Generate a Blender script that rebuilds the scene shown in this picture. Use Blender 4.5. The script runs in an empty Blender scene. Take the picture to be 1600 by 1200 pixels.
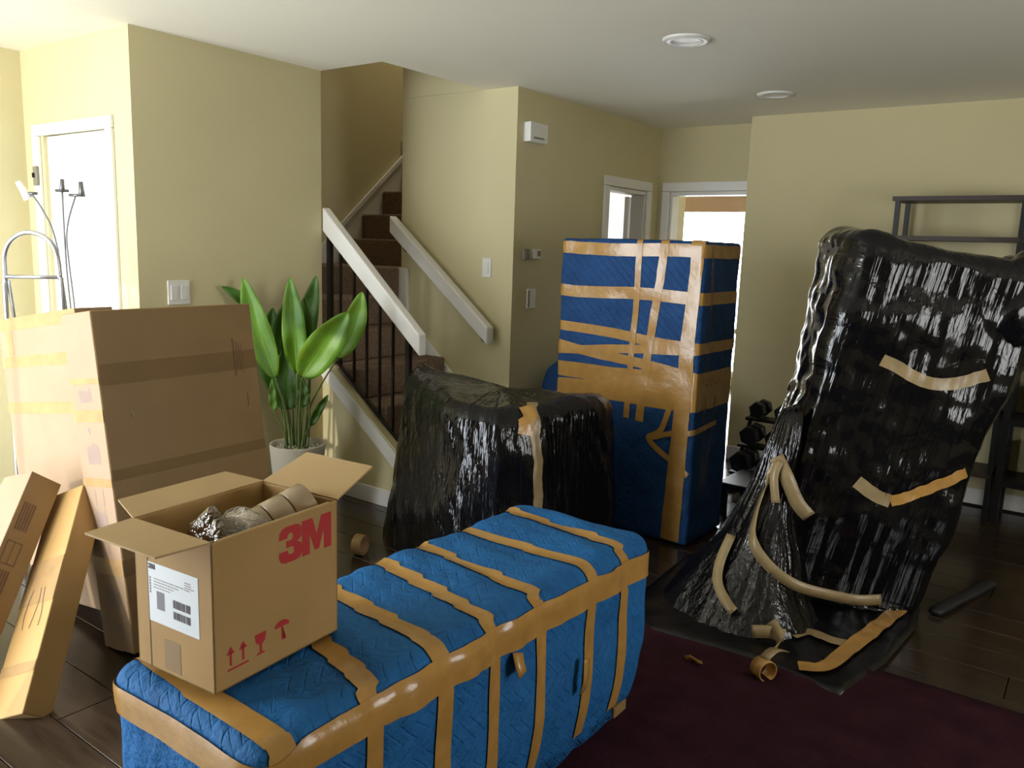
import bpy, bmesh, math, random
from mathutils import Vector, Matrix, noise
from mathutils.bvhtree import BVHTree
random.seed(7)
SC = bpy.context.scene
COL = SC.collection
PI = math.pi

# ------------------------------------------------------------------ camera
YAW, PITCH, ROLL, FPX, CAM_H = 0.6327274, 0.1649902, 0.0325019, 1277.2, 1.4886
F0 = Vector((-math.sin(YAW), math.cos(YAW), 0)); R0 = Vector((math.cos(YAW), math.sin(YAW), 0))
FW = F0*math.cos(PITCH) - Vector((0, 0, 1))*math.sin(PITCH)
UP = R0.cross(FW)
RT = R0*math.cos(ROLL) + UP*math.sin(ROLL); UP2 = RT.cross(FW)
cam = bpy.data.objects.new('camera', bpy.data.cameras.new('camera'))
COL.objects.link(cam)
cam.matrix_world = Matrix(((RT.x, UP2.x, -FW.x, 0), (RT.y, UP2.y, -FW.y, 0), (RT.z, UP2.z, -FW.z, CAM_H), (0, 0, 0, 1)))
cam.data.sensor_width = 36; cam.data.lens = 36*FPX/1600
cam.data.clip_start = .02; cam.data.clip_end = 200
SC.camera = cam

# ------------------------------------------------------------------ light
vs = SC.view_settings
vs.view_transform = 'Standard'; vs.look = 'None'; vs.gamma = 1; vs.use_curve_mapping = False
vs.exposure = 0.0
world = bpy.data.worlds.new('daylight'); SC.world = world; world.use_nodes = True
bg = world.node_tree.nodes['Background']
bg.inputs[0].default_value = (.78, .88, 1, 1); bg.inputs[1].default_value = 4.0

def area(name, loc, rot, sx, sy, power, color):
    l = bpy.data.lights.new(name, 'AREA'); l.shape = 'RECTANGLE'; l.size = sx; l.size_y = sy
    l.energy = power; l.color = color
    o = bpy.data.objects.new(name, l); COL.objects.link(o); o.location = loc; o.rotation_euler = rot
    return o
# daylight entering by the glass behind the camera, left; and the far garden window
area('patio_daylight', (-3.55, -.70, 1.12), (PI/2, 0, 0), 1.98, 2.1, 168, (.90, .95, 1))
area('side_fill', (2.28, 2.4, 1.35), (PI/2, 0, PI/2), 1.6, 1.2, 38, (1, .93, .84))  # added fill from the right, brightens the walls facing it
area('garden_daylight', (-3.3, 9.2, 1.1), (-PI/2, 0, 0), 2.2, 1.9, 170, (.95, .98, 1))
area('upper_landing_fill', (-4.35, 5.3, 4.8), (0, 0, 0), .8, .7, 24, (1, .95, .85))  # added fill lamp, brightens the stairwell walls
sun = bpy.data.lights.new('sun', 'SUN'); sun.energy = 2.0; sun.color = (1, .93, .80); sun.angle = .012
so = bpy.data.objects.new('sun', sun); COL.objects.link(so)
so.rotation_euler = Vector((.0, 1, -.32)).to_track_quat('-Z', 'Y').to_euler()

# ------------------------------------------------------------------ materials
def mat(name, color, rough=.6, metal=0, **k):
    m = bpy.data.materials.new(name); m.use_nodes = True
    b = m.node_tree.nodes['Principled BSDF']
    b.inputs['Base Color'].default_value = (*color, 1); b.inputs['Roughness'].default_value = rough
    b.inputs['Metallic'].default_value = metal
    for n, v in k.items():
        b.inputs[n.replace('_', ' ')].default_value = v
    return m
def nd(m, t, **k):
    n = m.node_tree.nodes.new(t)
    for a, v in k.items(): setattr(n, a, v)
    return n
def lk(m, a, b): m.node_tree.links.new(a, b)
def P_(m): return m.node_tree.nodes['Principled BSDF']
def coords(m, scale=(1, 1, 1), rot=(0, 0, 0)):
    tc = nd(m, 'ShaderNodeTexCoord'); mp = nd(m, 'ShaderNodeMapping')
    mp.inputs['Scale'].default_value = scale; mp.inputs['Rotation'].default_value = rot
    lk(m, tc.outputs['Object'], mp.inputs[0]); return mp.outputs[0]
def noise_t(m, co, scale, detail=3, rough=.5, dist=0):
    n = nd(m, 'ShaderNodeTexNoise'); n.inputs['Scale'].default_value = scale; n.inputs['Detail'].default_value = detail
    n.inputs['Roughness'].default_value = rough; n.inputs['Distortion'].default_value = dist
    lk(m, co, n.inputs['Vector']); return n.outputs['Fac']
def bump(m, h, strength, dist, prev=None):
    b = nd(m, 'ShaderNodeBump'); b.inputs['Strength'].default_value = strength; b.inputs['Distance'].default_value = dist
    lk(m, h, b.inputs['Height'])
    if prev is not None: lk(m, prev, b.inputs['Normal'])
    lk(m, b.outputs[0], P_(m).inputs['Normal']); return b.outputs[0]
def vary(m, fac, c1, c2, lo=.3, hi=.7):
    r = nd(m, 'ShaderNodeValToRGB'); e = r.color_ramp.elements
    e[0].position = lo; e[0].color = (*c1, 1); e[1].position = hi; e[1].color = (*c2, 1)
    lk(m, fac, r.inputs[0]); lk(m, r.outputs[0], P_(m).inputs['Base Color']); return r

M = {}
def paint(name, c, d=.93):
    m = mat(name, c, .75); co = coords(m)
    vary(m, noise_t(m, co, 1.3, 2), tuple(x*d for x in c), c)
    bump(m, noise_t(m, co, 140, 2), .12, .003); return m
M['wall'] = paint('olive_cream_paint', (.60, .53, .305))
M['ceiling'] = paint('ceiling_paint', (.86, .82, .68), .97)
M['white'] = mat('white_gloss_paint', (.74, .72, .67), .38)
M['door'] = mat('door_paint', (.88, .87, .85), .45)
M['plastic_w'] = mat('white_plastic', (.72, .71, .66), .4)
M['plastic_g'] = mat('grey_plastic', (.22, .20, .15), .5)
M['blackm'] = mat('black_metal', (.012, .011, .012), .45, .3)
M['bronze'] = mat('dark_bronze_metal', (.018, .012, .009), .4, .6)
M['shelfw'] = mat('dark_shelf_board', (.035, .020, .013), .5)
M['steel'] = mat('brushed_steel', (.50, .51, .54), .3, .9)
M['grey_steel'] = mat('dark_grey_steel', (.16, .16, .16), .35, .7)  # darker grey so lamp parts read against the white door
M['rubber'] = mat('black_rubber', (.010, .010, .011), .38)
M['lampglass'] = mat('frosted_shade', (.85, .83, .78), .3)
m = M['carpet'] = mat('brown_carpet', (.19, .125, .08), .95); co = coords(m)
vary(m, noise_t(m, co, 60, 3), (.15, .095, .06), (.24, .165, .11)); bump(m, noise_t(m, co, 300, 2), .6, .01)
m = M['rug'] = mat('plum_rug', (.04, .010, .018), .95, Specular_IOR_Level=.1); co = coords(m)
vary(m, noise_t(m, co, 9, 4), (.028, .0075, .013), (.048, .014, .022)); bump(m, noise_t(m, co, 260, 2), .8, .012)
def woodm(name, c1, c2, rough):
    m = mat(name, c1, rough); co = coords(m, (1.2, 14, 14))
    oi = nd(m, 'ShaderNodeObjectInfo'); add = nd(m, 'ShaderNodeVectorMath', operation='ADD')
    cx = nd(m, 'ShaderNodeCombineXYZ'); mu = nd(m, 'ShaderNodeMath', operation='MULTIPLY'); mu.inputs[1].default_value = 37
    lk(m, oi.outputs['Random'], mu.inputs[0]); lk(m, mu.outputs[0], cx.inputs[0]); lk(m, mu.outputs[0], cx.inputs[1])
    lk(m, co, add.inputs[0]); lk(m, cx.outputs[0], add.inputs[1])
    f = noise_t(m, add.outputs[0], 3, 5, .6, .6)
    vary(m, f, c1, c2); bump(m, f, .15, .002); return m
M['floor'] = woodm('dark_floor_board', (.018, .012, .008), (.050, .032, .020), .2)
M['subfloor'] = mat('subfloor', (.02, .013, .009), .8)
def cardm(name, c, c2, rough=.72):
    m = mat(name, c, rough); co = coords(m)
    vary(m, noise_t(m, co, 5, 4), c, c2)
    b1 = bump(m, noise_t(m, coords(m, (1, 1, 260)), 1, 1), .08, .001)
    bump(m, noise_t(m, co, 7, 3), .25, .01, b1); return m
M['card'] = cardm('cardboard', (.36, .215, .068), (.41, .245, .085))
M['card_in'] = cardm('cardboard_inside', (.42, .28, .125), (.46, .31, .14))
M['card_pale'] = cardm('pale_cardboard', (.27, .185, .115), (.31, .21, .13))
M['card_dark'] = cardm('dark_brown_cardboard', (.235, .142, .052), (.27, .166, .062), .5)  # darker brown board, also used for a carton side painted in shade
def tapem(name, c, rough=.22, alpha=1):
    m = mat(name, c, rough); co = coords(m)
    vary(m, noise_t(m, co, 18, 3), tuple(x*.8 for x in c), c)
    bump(m, noise_t(m, coords(m, (40, 40, 40)), 1, 3), .3, .004)
    if alpha < 1: P_(m).inputs['Alpha'].default_value = alpha
    return m
M['tape'] = tapem('tan_packing_tape', (.46, .25, .065))
M['tape_pale'] = tapem('pale_tape', (.33, .24, .115), .35)
M['tape_card'] = tapem('tape_over_cardboard', (.44, .28, .13), .2, .85)
M['tape_clear'] = tapem('clear_brown_tape', (.29, .175, .07), .2, .30)
# quilted moving blanket
def quilt(name, c1, c2):
    m = mat(name, c1, .7); P_(m).inputs['Specular IOR Level'].default_value = .25
    co = coords(m)
    sp = nd(m, 'ShaderNodeSeparateXYZ'); lk(m, co, sp.inputs[0])
    def mt(op, a, b=None):
        n = nd(m, 'ShaderNodeMath', operation=op)
        for i, v in enumerate((a, b)):
            if v is None: continue
            if isinstance(v, (int, float)): n.inputs[i].default_value = v
            else: lk(m, v, n.inputs[i])
        return n.outputs[0]
    along = sp.outputs[1]; across = mt('ADD', sp.outputs[0], sp.outputs[2])
    zig = mt('PINGPONG', across, .05)
    ln = mt('PINGPONG', mt('ADD', along, zig), .02)
    groove = mt('MINIMUM', mt('MULTIPLY', ln, 220), 1.0)
    n1 = noise_t(m, co, 7, 4, .6)
    vary(m, n1, c1, c2)
    b1 = bump(m, groove, .55, .004)
    b2 = bump(m, noise_t(m, co, 14, 4, .6), .6, .03, b1)
    bump(m, noise_t(m, co, 60, 2), .35, .005, b2)
    return m
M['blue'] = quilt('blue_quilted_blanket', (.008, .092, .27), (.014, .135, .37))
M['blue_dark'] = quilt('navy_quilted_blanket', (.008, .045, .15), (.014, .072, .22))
# black plastic film
def film(name, stretch, s=1.0, rough=.11, big=3.0):
    m = mat(name, (.0035, .0035, .0045), rough); P_(m).inputs['Specular IOR Level'].default_value = .42
    a = noise_t(m, coords(m, stretch), 1, 3, .5, .25)
    b1 = bump(m, a, .5*s, .012)
    bump(m, noise_t(m, coords(m), big*3, 2, .5, .8), .14*s, .03, b1)
    return m
M['film_v'] = film('black_film_pleated', (48, 48, 1.6))
M['film_c'] = film('black_film_crinkled', (14, 14, 9), 1.0, .16)
M['film_side'] = film('black_film_side', (7, 7, 34), 1.0, .15)
M['film_floor'] = film('black_film_on_floor', (6, 6, 6), .8, .32)
m = M['leaf'] = mat('banana_leaf', (.10, .26, .02), .48); co = coords(m)
vary(m, noise_t(m, co, 6, 3), (.06, .17, .010), (.14, .30, .018))
P_(m).inputs['Subsurface Weight'].default_value = .08; P_(m).inputs['Transmission Weight'].default_value = .0
M['leaf_dark'] = mat('dark_leaf', (.05, .13, .010), .5)
M['stalk'] = mat('leaf_stalk', (.12, .17, .035), .5)
M['midrib'] = mat('midrib', (.26, .42, .10), .4)
m = M['pot'] = mat('stone_pot', (.52, .48, .38), .8); bump(m, noise_t(m, coords(m), 90, 3), .3, .003)
M['pebble'] = mat('white_pebble', (.55, .52, .44), .7)
M['red'] = mat('red_print', (.42, .02, .02), .6)
M['ink'] = mat('dark_print', (.09, .07, .08), .7)
M['ink_soft'] = mat('faded_print', (.26, .19, .17), .7)
M['ink_red'] = mat('brown_print', (.14, .07, .04), .7)
M['label'] = mat('white_label', (.72, .76, .78), .5)
m = M['bag'] = mat('clear_plastic_film', (.9, .9, .92), .08)
tr = nd(m, 'ShaderNodeBsdfTransparent'); tr.inputs[0].default_value = (.93, .93, .93, 1)
gl = nd(m, 'ShaderNodeBsdfGlossy'); gl.inputs['Roughness'].default_value = .09
lw = nd(m, 'ShaderNodeLayerWeight'); lw.inputs[0].default_value = .2; mx = nd(m, 'ShaderNodeMixShader')
bp = nd(m, 'ShaderNodeBump'); bp.inputs['Strength'].default_value = .9; bp.inputs['Distance'].default_value = .02
lk(m, noise_t(m, coords(m), 34, 3, .6), bp.inputs['Height']); lk(m, bp.outputs[0], gl.inputs['Normal']); lk(m, bp.outputs[0], lw.inputs['Normal'])
lk(m, lw.outputs['Facing'], mx.inputs[0]); lk(m, tr.outputs[0], mx.inputs[1]); lk(m, gl.outputs[0], mx.inputs[2])
lk(m, mx.outputs[0], m.node_tree.nodes['Material Output'].inputs['Surface'])
M['rollcore'] = mat('roll_core_card', (.30, .17, .08), .7)
M['cleartape'] = mat('clear_tape_roll', (.34, .25, .15), .12)
M['glass'] = mat('window_glass', (1, 1, 1), .0, Transmission_Weight=1.0, IOR=1.02)
M['curtain'] = mat('self_lit_curtain', (.8, .8, .8), .8, Emission_Color=(1, .98, .95, 1), Emission_Strength=.9)  # emission stands in for daylight behind the cloth
M['shade'] = mat('roller_shade', (.36, .24, .17), .8)
M['grass'] = mat('garden_ground', (.10, .16, .05), .9)
M['bush'] = mat('garden_leaves', (.12, .22, .05), .6)
M['chairf'] = mat('black_chair_fabric', (.012, .012, .014), .6)

# ------------------------------------------------------------------ helpers
def obj(name, verts, faces, m, parent=None, smooth=False):
    me = bpy.data.meshes.new(name)
    off = Vector(parent.location) if parent is not None and parent.get('_o') else Vector((0, 0, 0))
    if parent is not None and not parent.get('_o'):
        off = Vector(parent.get('_off', (0, 0, 0)))
    me.from_pydata([tuple(Vector(v)-off) for v in verts], [], faces); me.update()
    bm = bmesh.new(); bm.from_mesh(me); bmesh.ops.recalc_face_normals(bm, faces=bm.faces); bm.to_mesh(me); bm.free()
    me.materials.append(m)
    if smooth:
        for p in me.polygons: p.use_smooth = True
    o = bpy.data.objects.new(name, me); COL.objects.link(o)
    if parent is not None:
        o.parent = parent; o['_off'] = tuple(off)
    return o
def tag(o, label=None, cat=None, group=None, kind=None):
    if label: o['label'] = label
    if cat: o['category'] = cat
    if group: o['group'] = group
    if kind: o['kind'] = kind
    return o
def thing(name, loc, label, cat, group=None):
    o = bpy.data.objects.new(name, None); COL.objects.link(o); o.location = loc; o.empty_display_size = .05
    o['_off'] = tuple(loc)
    return tag(o, label, cat, group)
def struct(name, loc=(0, 0, 0)):
    o = bpy.data.objects.new(name, None); COL.objects.link(o); o.location = loc; o['kind'] = 'structure'; o['_off'] = tuple(loc)
    return o
class MB:
    def __init__(s): s.v = []; s.f = []
    def add(s, v, f):
        n = len(s.v); s.v += [Vector(x) for x in v]; s.f += [tuple(i+n for i in q) for q in f]; return s
    def box(s, a, b):
        x0, y0, z0 = a; x1, y1, z1 = b
        return s.add([(x0,y0,z0),(x1,y0,z0),(x1,y1,z0),(x0,y1,z0),(x0,y0,z1),(x1,y0,z1),(x1,y1,z1),(x0,y1,z1)],
                     [(0,3,2,1),(4,5,6,7),(0,1,5,4),(1,2,6,5),(2,3,7,6),(3,0,4,7)])
    def obox(s, o, u, v, w):
        o, u, v, w = map(Vector, (o, u, v, w))
        return s.add([o, o+u, o+u+v, o+v, o+w, o+u+w, o+u+v+w, o+v+w],
                     [(0,3,2,1),(4,5,6,7),(0,1,5,4),(1,2,6,5),(2,3,7,6),(3,0,4,7)])
    def tube(s, pts, r, n=10, cap=True):
        pts = [Vector(p) for p in pts]; rs = r if isinstance(r, (list, tuple)) else [r]*len(pts)
        base = len(s.v); up = None
        for i, p in enumerate(pts):
            t = (pts[min(i+1, len(pts)-1)] - pts[max(i-1, 0)]).normalized()
            if up is None: up = t.orthogonal().normalized()
            up = (up - t*up.dot(t)).normalized(); sd = t.cross(up)
            for k in range(n):
                a = 2*PI*k/n; s.v.append(p + (up*math.cos(a)+sd*math.sin(a))*rs[i])
        for i in range(len(pts)-1):
            for k in range(n):
                a = base+i*n+k; b = base+i*n+(k+1) % n
                s.f.append((a, b, b+n, a+n))
        if cap:
            s.f.append(tuple(base+k for k in range(n))[::-1]); e = base+(len(pts)-1)*n
            s.f.append(tuple(e+k for k in range(n)))
        return s
    def lathe(s, c, prof, n=28, axis=None):
        c = Vector(c); z = Vector(axis or (0, 0, 1)).normalized(); x = z.orthogonal().normalized(); y = z.cross(x)
        base = len(s.v)
        for r, h in prof:
            for k in range(n):
                a = 2*PI*k/n; s.v.append(c + z*h + (x*math.cos(a)+y*math.sin(a))*r)
        for i in range(len(prof)-1):
            for k in range(n):
                a = base+i*n+k; b = base+i*n+(k+1) % n
                s.f.append((a, b, b+n, a+n))
        return s
    def build(s, name, m, parent=None, smooth=False, bevel=0, seg=2):
        o = obj(name, s.v, s.f, m, parent, smooth)
        if bevel:
            md = o.modifiers.new('bevel', 'BEVEL'); md.width = bevel; md.segments = seg; md.limit_method = 'ANGLE'
        return o
def box(name, a, b, m, parent=None, bevel=0): return MB().box(a, b).build(name, m, parent, bevel=bevel)
def sbox(name, a, b, m, bevel=0):
    o = box(name, a, b, m, None, bevel); o['kind'] = 'structure'; return o
def catmull(pts, n=8):
    P = [Vector(p) for p in pts]; out = []
    for i in range(len(P)-1):
        a, b, c, d = P[max(i-1, 0)], P[i], P[i+1], P[min(i+2, len(P)-1)]
        for k in range(n):
            t = k/n
            out.append(.5*((2*b)+(c-a)*t+(2*a-5*b+4*c-d)*t*t+(3*b-a-3*c+d)*t**3))
    out.append(P[-1]); return out
def resample(pts, step):
    out = [pts[0]]; acc = 0
    for a, b in zip(pts, pts[1:]):
        L = (b-a).length
        if L < 1e-9: continue
        d = step-acc
        while d <= L:
            out.append(a+(b-a)*(d/L)); d += step
        acc = (acc+L) % step
    if (out[-1]-pts[-1]).length > step*.3: out.append(pts[-1])
    return out
def bvh_of(verts, faces):
    bm = bmesh.new(); vs_ = [bm.verts.new(v) for v in verts]
    for f in faces:
        try: bm.faces.new([vs_[i] for i in f])
        except ValueError: pass
    bmesh.ops.recalc_face_normals(bm, faces=bm.faces); bm.normal_update()
    t = BVHTree.FromBMesh(bm); bm.free(); return t
def ribbon(name, pts, width, bv, off, m, parent, step=.02, closed=False, wob=0, lift=None, nacross=4):
    """packing tape laid on a surface; pts are world points near that surface"""
    P = resample([Vector(p) for p in pts], step)
    C = []; N = []
    for i, p in enumerate(P):
        loc, nor, _, _ = bv.find_nearest(p)
        if (p-loc).dot(nor) < 0 and (p-loc).length > .002 and nor.dot(p-loc) < -.02: pass
        C.append(loc); N.append(nor)
    V = []; n = len(P)
    def sm(A_, w_):
        out = []
        for i in range(n):
            s_ = Vector((0, 0, 0))
            for k in range(-w_, w_+1):
                s_ += A_[(i+k) % n] if closed else A_[min(max(i+k, 0), n-1)]
            out.append(s_/(2*w_+1))
        return out
    NS_ = [v_.normalized() if v_.length > .05 else N[i] for i, v_ in enumerate(sm(N, 4))]
    CS_ = sm(C, 3)
    for i in range(n):
        j0, j1 = (i-1, (i+1) % n) if closed else (max(i-1, 0), min(i+1, n-1))
        j0, j1 = ((i-3) % n, (i+3) % n) if closed else (max(i-3, 0), min(i+3, n-1))
        t = (P[j1]-P[j0])
        if t.length < 1e-6: t = Vector((1, 0, 0))
        t.normalize()
        nn = NS_[i]
        s = nn.cross(t).normalized()
        w = width*(1+wob*noise.noise(P[i]*9))
        for k in range(nacross+1):
            q = C[i]+s*w*(k/nacross-.5)
            l2, n2, _, _ = bv.find_nearest(q)
            if (l2-q).length > width*.6: l2 = q; n2 = nn
            V.append(l2+nn*off)
    A = nacross+1; F = []
    for i in range(n if closed else n-1):
        for k in range(nacross):
            a = i*A+k; b = ((i+1) % n)*A+k
            F.append((a, a+1, b+1, b))
    return obj(name, V, F, m, parent, True)
def loose(name, pts, width, m, parent=None, side=(0, 0, 1), step=.015, twist=0):
    """a free strip of tape standing off a surface"""
    P = resample(catmull(pts, 10), step); V = []; F = []
    for i, p in enumerate(P):
        t = (P[min(i+1, len(P)-1)]-P[max(i-1, 0)]).normalized()
        s = Vector(side); s = (s-t*s.dot(t)).normalized()
        if twist: s = Matrix.Rotation(twist*i/len(P), 3, t) @ s
        V += [p-s*width/2, p+s*width/2]
    for i in range(len(P)-1): F.append((2*i, 2*i+1, 2*i+3, 2*i+2))
    o = obj(name, V, F, m, parent, True)
    md = o.modifiers.new('thick', 'SOLIDIFY'); md.thickness = .0015
    return o
def softbox(h, r, step, disp):
    """rounded box about the origin, half sizes h, corner radius r, pushed by disp(point, normal)"""
    h = Vector(h); V = []; key = {}; F = []
    def vid(p):
        k = (round(p.x, 5), round(p.y, 5), round(p.z, 5))
        if k not in key:
            core = Vector([max(-(h[i]-r), min(h[i]-r, p[i])) for i in range(3)])
            d = (p-core); d = d.normalized() if d.length > 1e-9 else Vector((0, 0, 1))
            q = core+d*r
            key[k] = len(V); V.append(q+d*disp(q, d))
        return key[k]
    for ax in range(3):
        a, b = [i for i in range(3) if i != ax]
        na = max(2, int(2*h[a]/step)); nb = max(2, int(2*h[b]/step))
        for sg in (-1, 1):
            for i in range(na):
                for j in range(nb):
                    q = []
                    for di, dj in ((0, 0), (1, 0), (1, 1), (0, 1)):
                        p = Vector((0, 0, 0)); p[ax] = sg*h[ax]
                        p[a] = -h[a]+2*h[a]*(i+di)/na; p[b] = -h[b]+2*h[b]*(j+dj)/nb
                        q.append(vid(p))
                    F.append(tuple(q if sg > 0 else q[::-1]))
    return V, F
def fbm(p, o=4):
    return noise.fractal(p, 1.0, 2.0, o)
def textmesh(body, size, offset=0, spacing=1.0):
    cu = bpy.data.curves.new('txt', 'FONT'); cu.body = body; cu.size = size; cu.offset = offset; cu.space_character = spacing
    cu.resolution_u = 4
    o = bpy.data.objects.new('txt', cu); COL.objects.link(o)
    dg = bpy.context.evaluated_depsgraph_get(); me = o.evaluated_get(dg).to_mesh()
    v = [tuple(x.co) for x in me.vertices]; f = [tuple(p.vertices) for p in me.polygons]
    o.evaluated_get(dg).to_mesh_clear(); bpy.data.objects.remove(o); bpy.data.curves.remove(cu)
    return v, f
def flatprint(name, v2, f, o, ux, uy, un, m, parent, sx=1, sy=1, lift=.0006):
    o, ux, uy, un = map(Vector, (o, ux, uy, un))
    return obj(name, [o+ux*(p[0]*sx)+uy*(p[1]*sy)+un*lift for p in v2], f, m, parent)
def quads2d(rects):
    v = []; f = []
    for x0, y0, x1, y1 in rects:
        n = len(v); v += [(x0, y0), (x1, y0), (x1, y1), (x0, y1)]; f.append((n, n+1, n+2, n+3))
    return v, f

# ------------------------------------------------------------------ the setting
H = 2.44
XA, YD, YS, YH, XW, YE, YR, XL, XO = -3.78, 2.105, 3.23, 4.10, -3.03, 6.0, 5.72, -4.87, -3.29
XR, YB = 2.2, -1.6
T = .12
# floor boards
fl = sbox('floor', (-5.2, YB-.1, -.12), (2.4, 9.2, -.022), M['subfloor'])
bw = .19; bl = 1.9; meshes = []
for ln in (1.9,):
    me = MB().box((0, 0, 0), (ln-.004, bw-.004, .022)); meshes.append(me)
plank0 = None; ny = 0
def plank(x, y, L):
    global plank0
    if plank0 is None:
        o = MB().box((0, 0, 0), (bl-.004, bw-.003, .022)).build('plank', M['floor'], None, bevel=.0015, seg=1)
        o.parent = fl; plank0 = o
    else:
        o = plank0.copy(); COL.objects.link(o)
    o.location = (x, y, -.022)
    o.scale = (L/bl, 1, 1)
y = YB; row = 0
while y < 8.9:
    x = -5.1 + (row*.73) % bl - bl
    xlo, xhi = (-5.1, 2.3) if y < 5.6 else (-5.1, -.9)
    while x < xhi:
        a = max(x, xlo); b = min(x+bl, xhi)
        if b-a > .1: plank(a, y, b-a)
        x += bl
    y += bw; row += 1
# ceiling with the stairwell opening
ce = MB()
ce.box((XO, YB, H), (XR+T, YE+T, H+.25)).box((-5.0, YB, H), (XO, YS, H+.25))
ce.box((-4.0, YH+.02, H), (XO, YE+T, H+.25))
o = ce.build('ceiling', M['ceiling']); o['kind'] = 'structure'
sbox('ceiling_hall', (-5.1, YE+T, 2.5), (-.8, 9.3, 2.6), M['ceiling'])
# walls
def wall(name, boxes, m=None):
    b = MB()
    for a, c in boxes: b.box(a, c)
    o = b.build(name, m or M['wall']); o['kind'] = 'structure'; return o
ZT = 4.9
wall('wall_entry', [((-4.87, YD, 0), (-4.66, YD+T, H)), ((-4.0, YD, 0), (XA, YD+T, H)), ((-4.66, YD, 2.0), (-4.0, YD+T, H))])
wall('wall_left', [((XL-T, YB, 0), (XL, 1.9, H)), ((XL-T, 1.9, 0), (XL, YD+T, H))])
wall('wall_stair_front', [((XA-T, YD+T, 0), (XA, YS, H)), ((XA-T, YS-.12, H+.02), (XO, YS, ZT)), ((-5.0, YS-.12, 0), (XA-T, YS, ZT))])
wall('wall_stair_back', [((-4.97, YS, 0), (-4.85, 7.2, ZT))])
wall('wall_handrail', [((-3.98, YH, 0), (XW, YH+T, H)), ((-3.98, YH, H+.001), (XO, YH+T, ZT)), ((-4.0, YH+T, 0), (-3.98+T, 7.2, ZT))])
wall('wall_stairwell_right', [((XO, YS-.12, H+.02), (XO+.1, YH+T, ZT))])
wall('wall_stairwell_end', [((-4.97, 7.1, 0), (-3.86, 7.2, ZT))])
sbox('ceiling_stairwell', (-5.0, YS-.1, ZT), (XO+.1, 7.2, ZT+.1), M['ceiling'])
wall('wall_hall_left', [((XW-T, YH+T, 0), (XW, 5.22, H)), ((XW-T, 5.80, 0), (XW, YE+T, H)), ((XW-T, 5.22, 1.95), (XW, 5.80, H))])
wall('wall_closet', [((-3.86, 6.25, 0), (XW, 6.33, H)), ((-3.86, 4.9, 0), (XW-T, 4.98, H))], M['white'])
wall('wall_hall_end', [((XW, YE, 0), (-2.92, YE+T, H)), ((-2.92, YE, 1.96), (-2.2, YE+T, H))])
wall('wall_right', [((-2.2, YR, 0), (XR, YE+T, H))])
wall('wall_side', [((XR, YB, 0), (XR+T, 1.6, H)), ((XR, 3.2, 0), (XR+T, YR, H)), ((XR, 1.6, 0), (XR+T, 3.2, .75)), ((XR, 1.6, 1.95), (XR+T, 3.2, H))])
wall('wall_behind', [((-2.3, YB-T, 0), (XR+T, YB, H)), ((-2.42, YB-T, 0), (-2.3, -.6, H))])
wall('wall_window', [((-5.0, -.72, 0), (-4.55, -.6, H)), ((-4.55, -.72, 2.2), (-2.55, -.6, H)), ((-2.55, -.72, 0), (-2.42, -.6, H))])
# far room beyond the hall
wall('wall_far', [((-5.1, 9.0, 0), (-4.4, 9.1, 2.5)), ((-2.2, 9.0, 0), (-.8, 9.1, 2.5)), ((-4.4, 9.0, 2.2), (-2.2, 9.1, 2.5)), ((-4.4, 9.0, 0), (-2.2, 9.1, .10))])
wall('wall_far_left', [((-5.15, YE+.35, 0), (-5.05, 9.1, 2.5)), ((-5.1, YE+.33, 0), (-3.0, YE+.45, 2.5))])
wall('wall_far_right', [((-.9, YE+T, 0), (-.8, 9.1, 2.5))])
def trim(name, boxes, m=None, bevel=.004):
    b = MB()
    for a, c in boxes: b.box(a, c)
    o = b.build(name, m or M['white'], None, bevel=bevel); o['kind'] = 'structure'; return o
trim('trim_1', [((-2.985, YE-.02, 0), (-2.92, YE, 1.96)), ((-2.985, YE-.02, 1.961), (-2.2, YE, 2.03)), ((-2.919, YE, 0), (-2.90, YE+T, 1.93)), ((-2.919, YE, 1.931), (-2.2, YE+T, 1.96))])
trim('trim_2', [((XW, 5.15, 0), (XW+.018, 5.22, 1.95)), ((XW, 5.80, 0), (XW+.018, 5.87, 1.95)), ((XW, 5.15, 1.951), (XW+.018, 5.87, 2.02)),
                ((XW-T, 5.221, 0), (XW-.001, 5.235, 1.92)), ((XW-T, 5.785, 0), (XW-.001, 5.799, 1.92)), ((XW-T, 5.221, 1.921), (XW-.001, 5.799, 1.949))])
trim('trim_3', [((-4.76, YD-.018, 0), (-4.69, YD, 1.99)), ((-4.0, YD-.018, 0), (-3.94, YD, 1.99)), ((-4.76, YD-.018, 1.991), (-3.94, YD, 2.05))])
trim('baseboard_right', [((-2.2, YR-.015, 0), (XR, YR, .10))])
trim('baseboard_stair', [((XA-.0, YS-.015, 0), (-2.78, YS, .10)), ((XA, YD, 0), (XA+.015, YS-.015, .10))])
trim('baseboard_hall', [((XW, YH, 0), (XW+.015, 5.15, .10)), ((-3.2, YH-.015, 0), (XW+.015, YH, .10))])
trim('baseboard_left', [((XL, YB, 0), (XL+.015, YD-.02, .10))])
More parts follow.
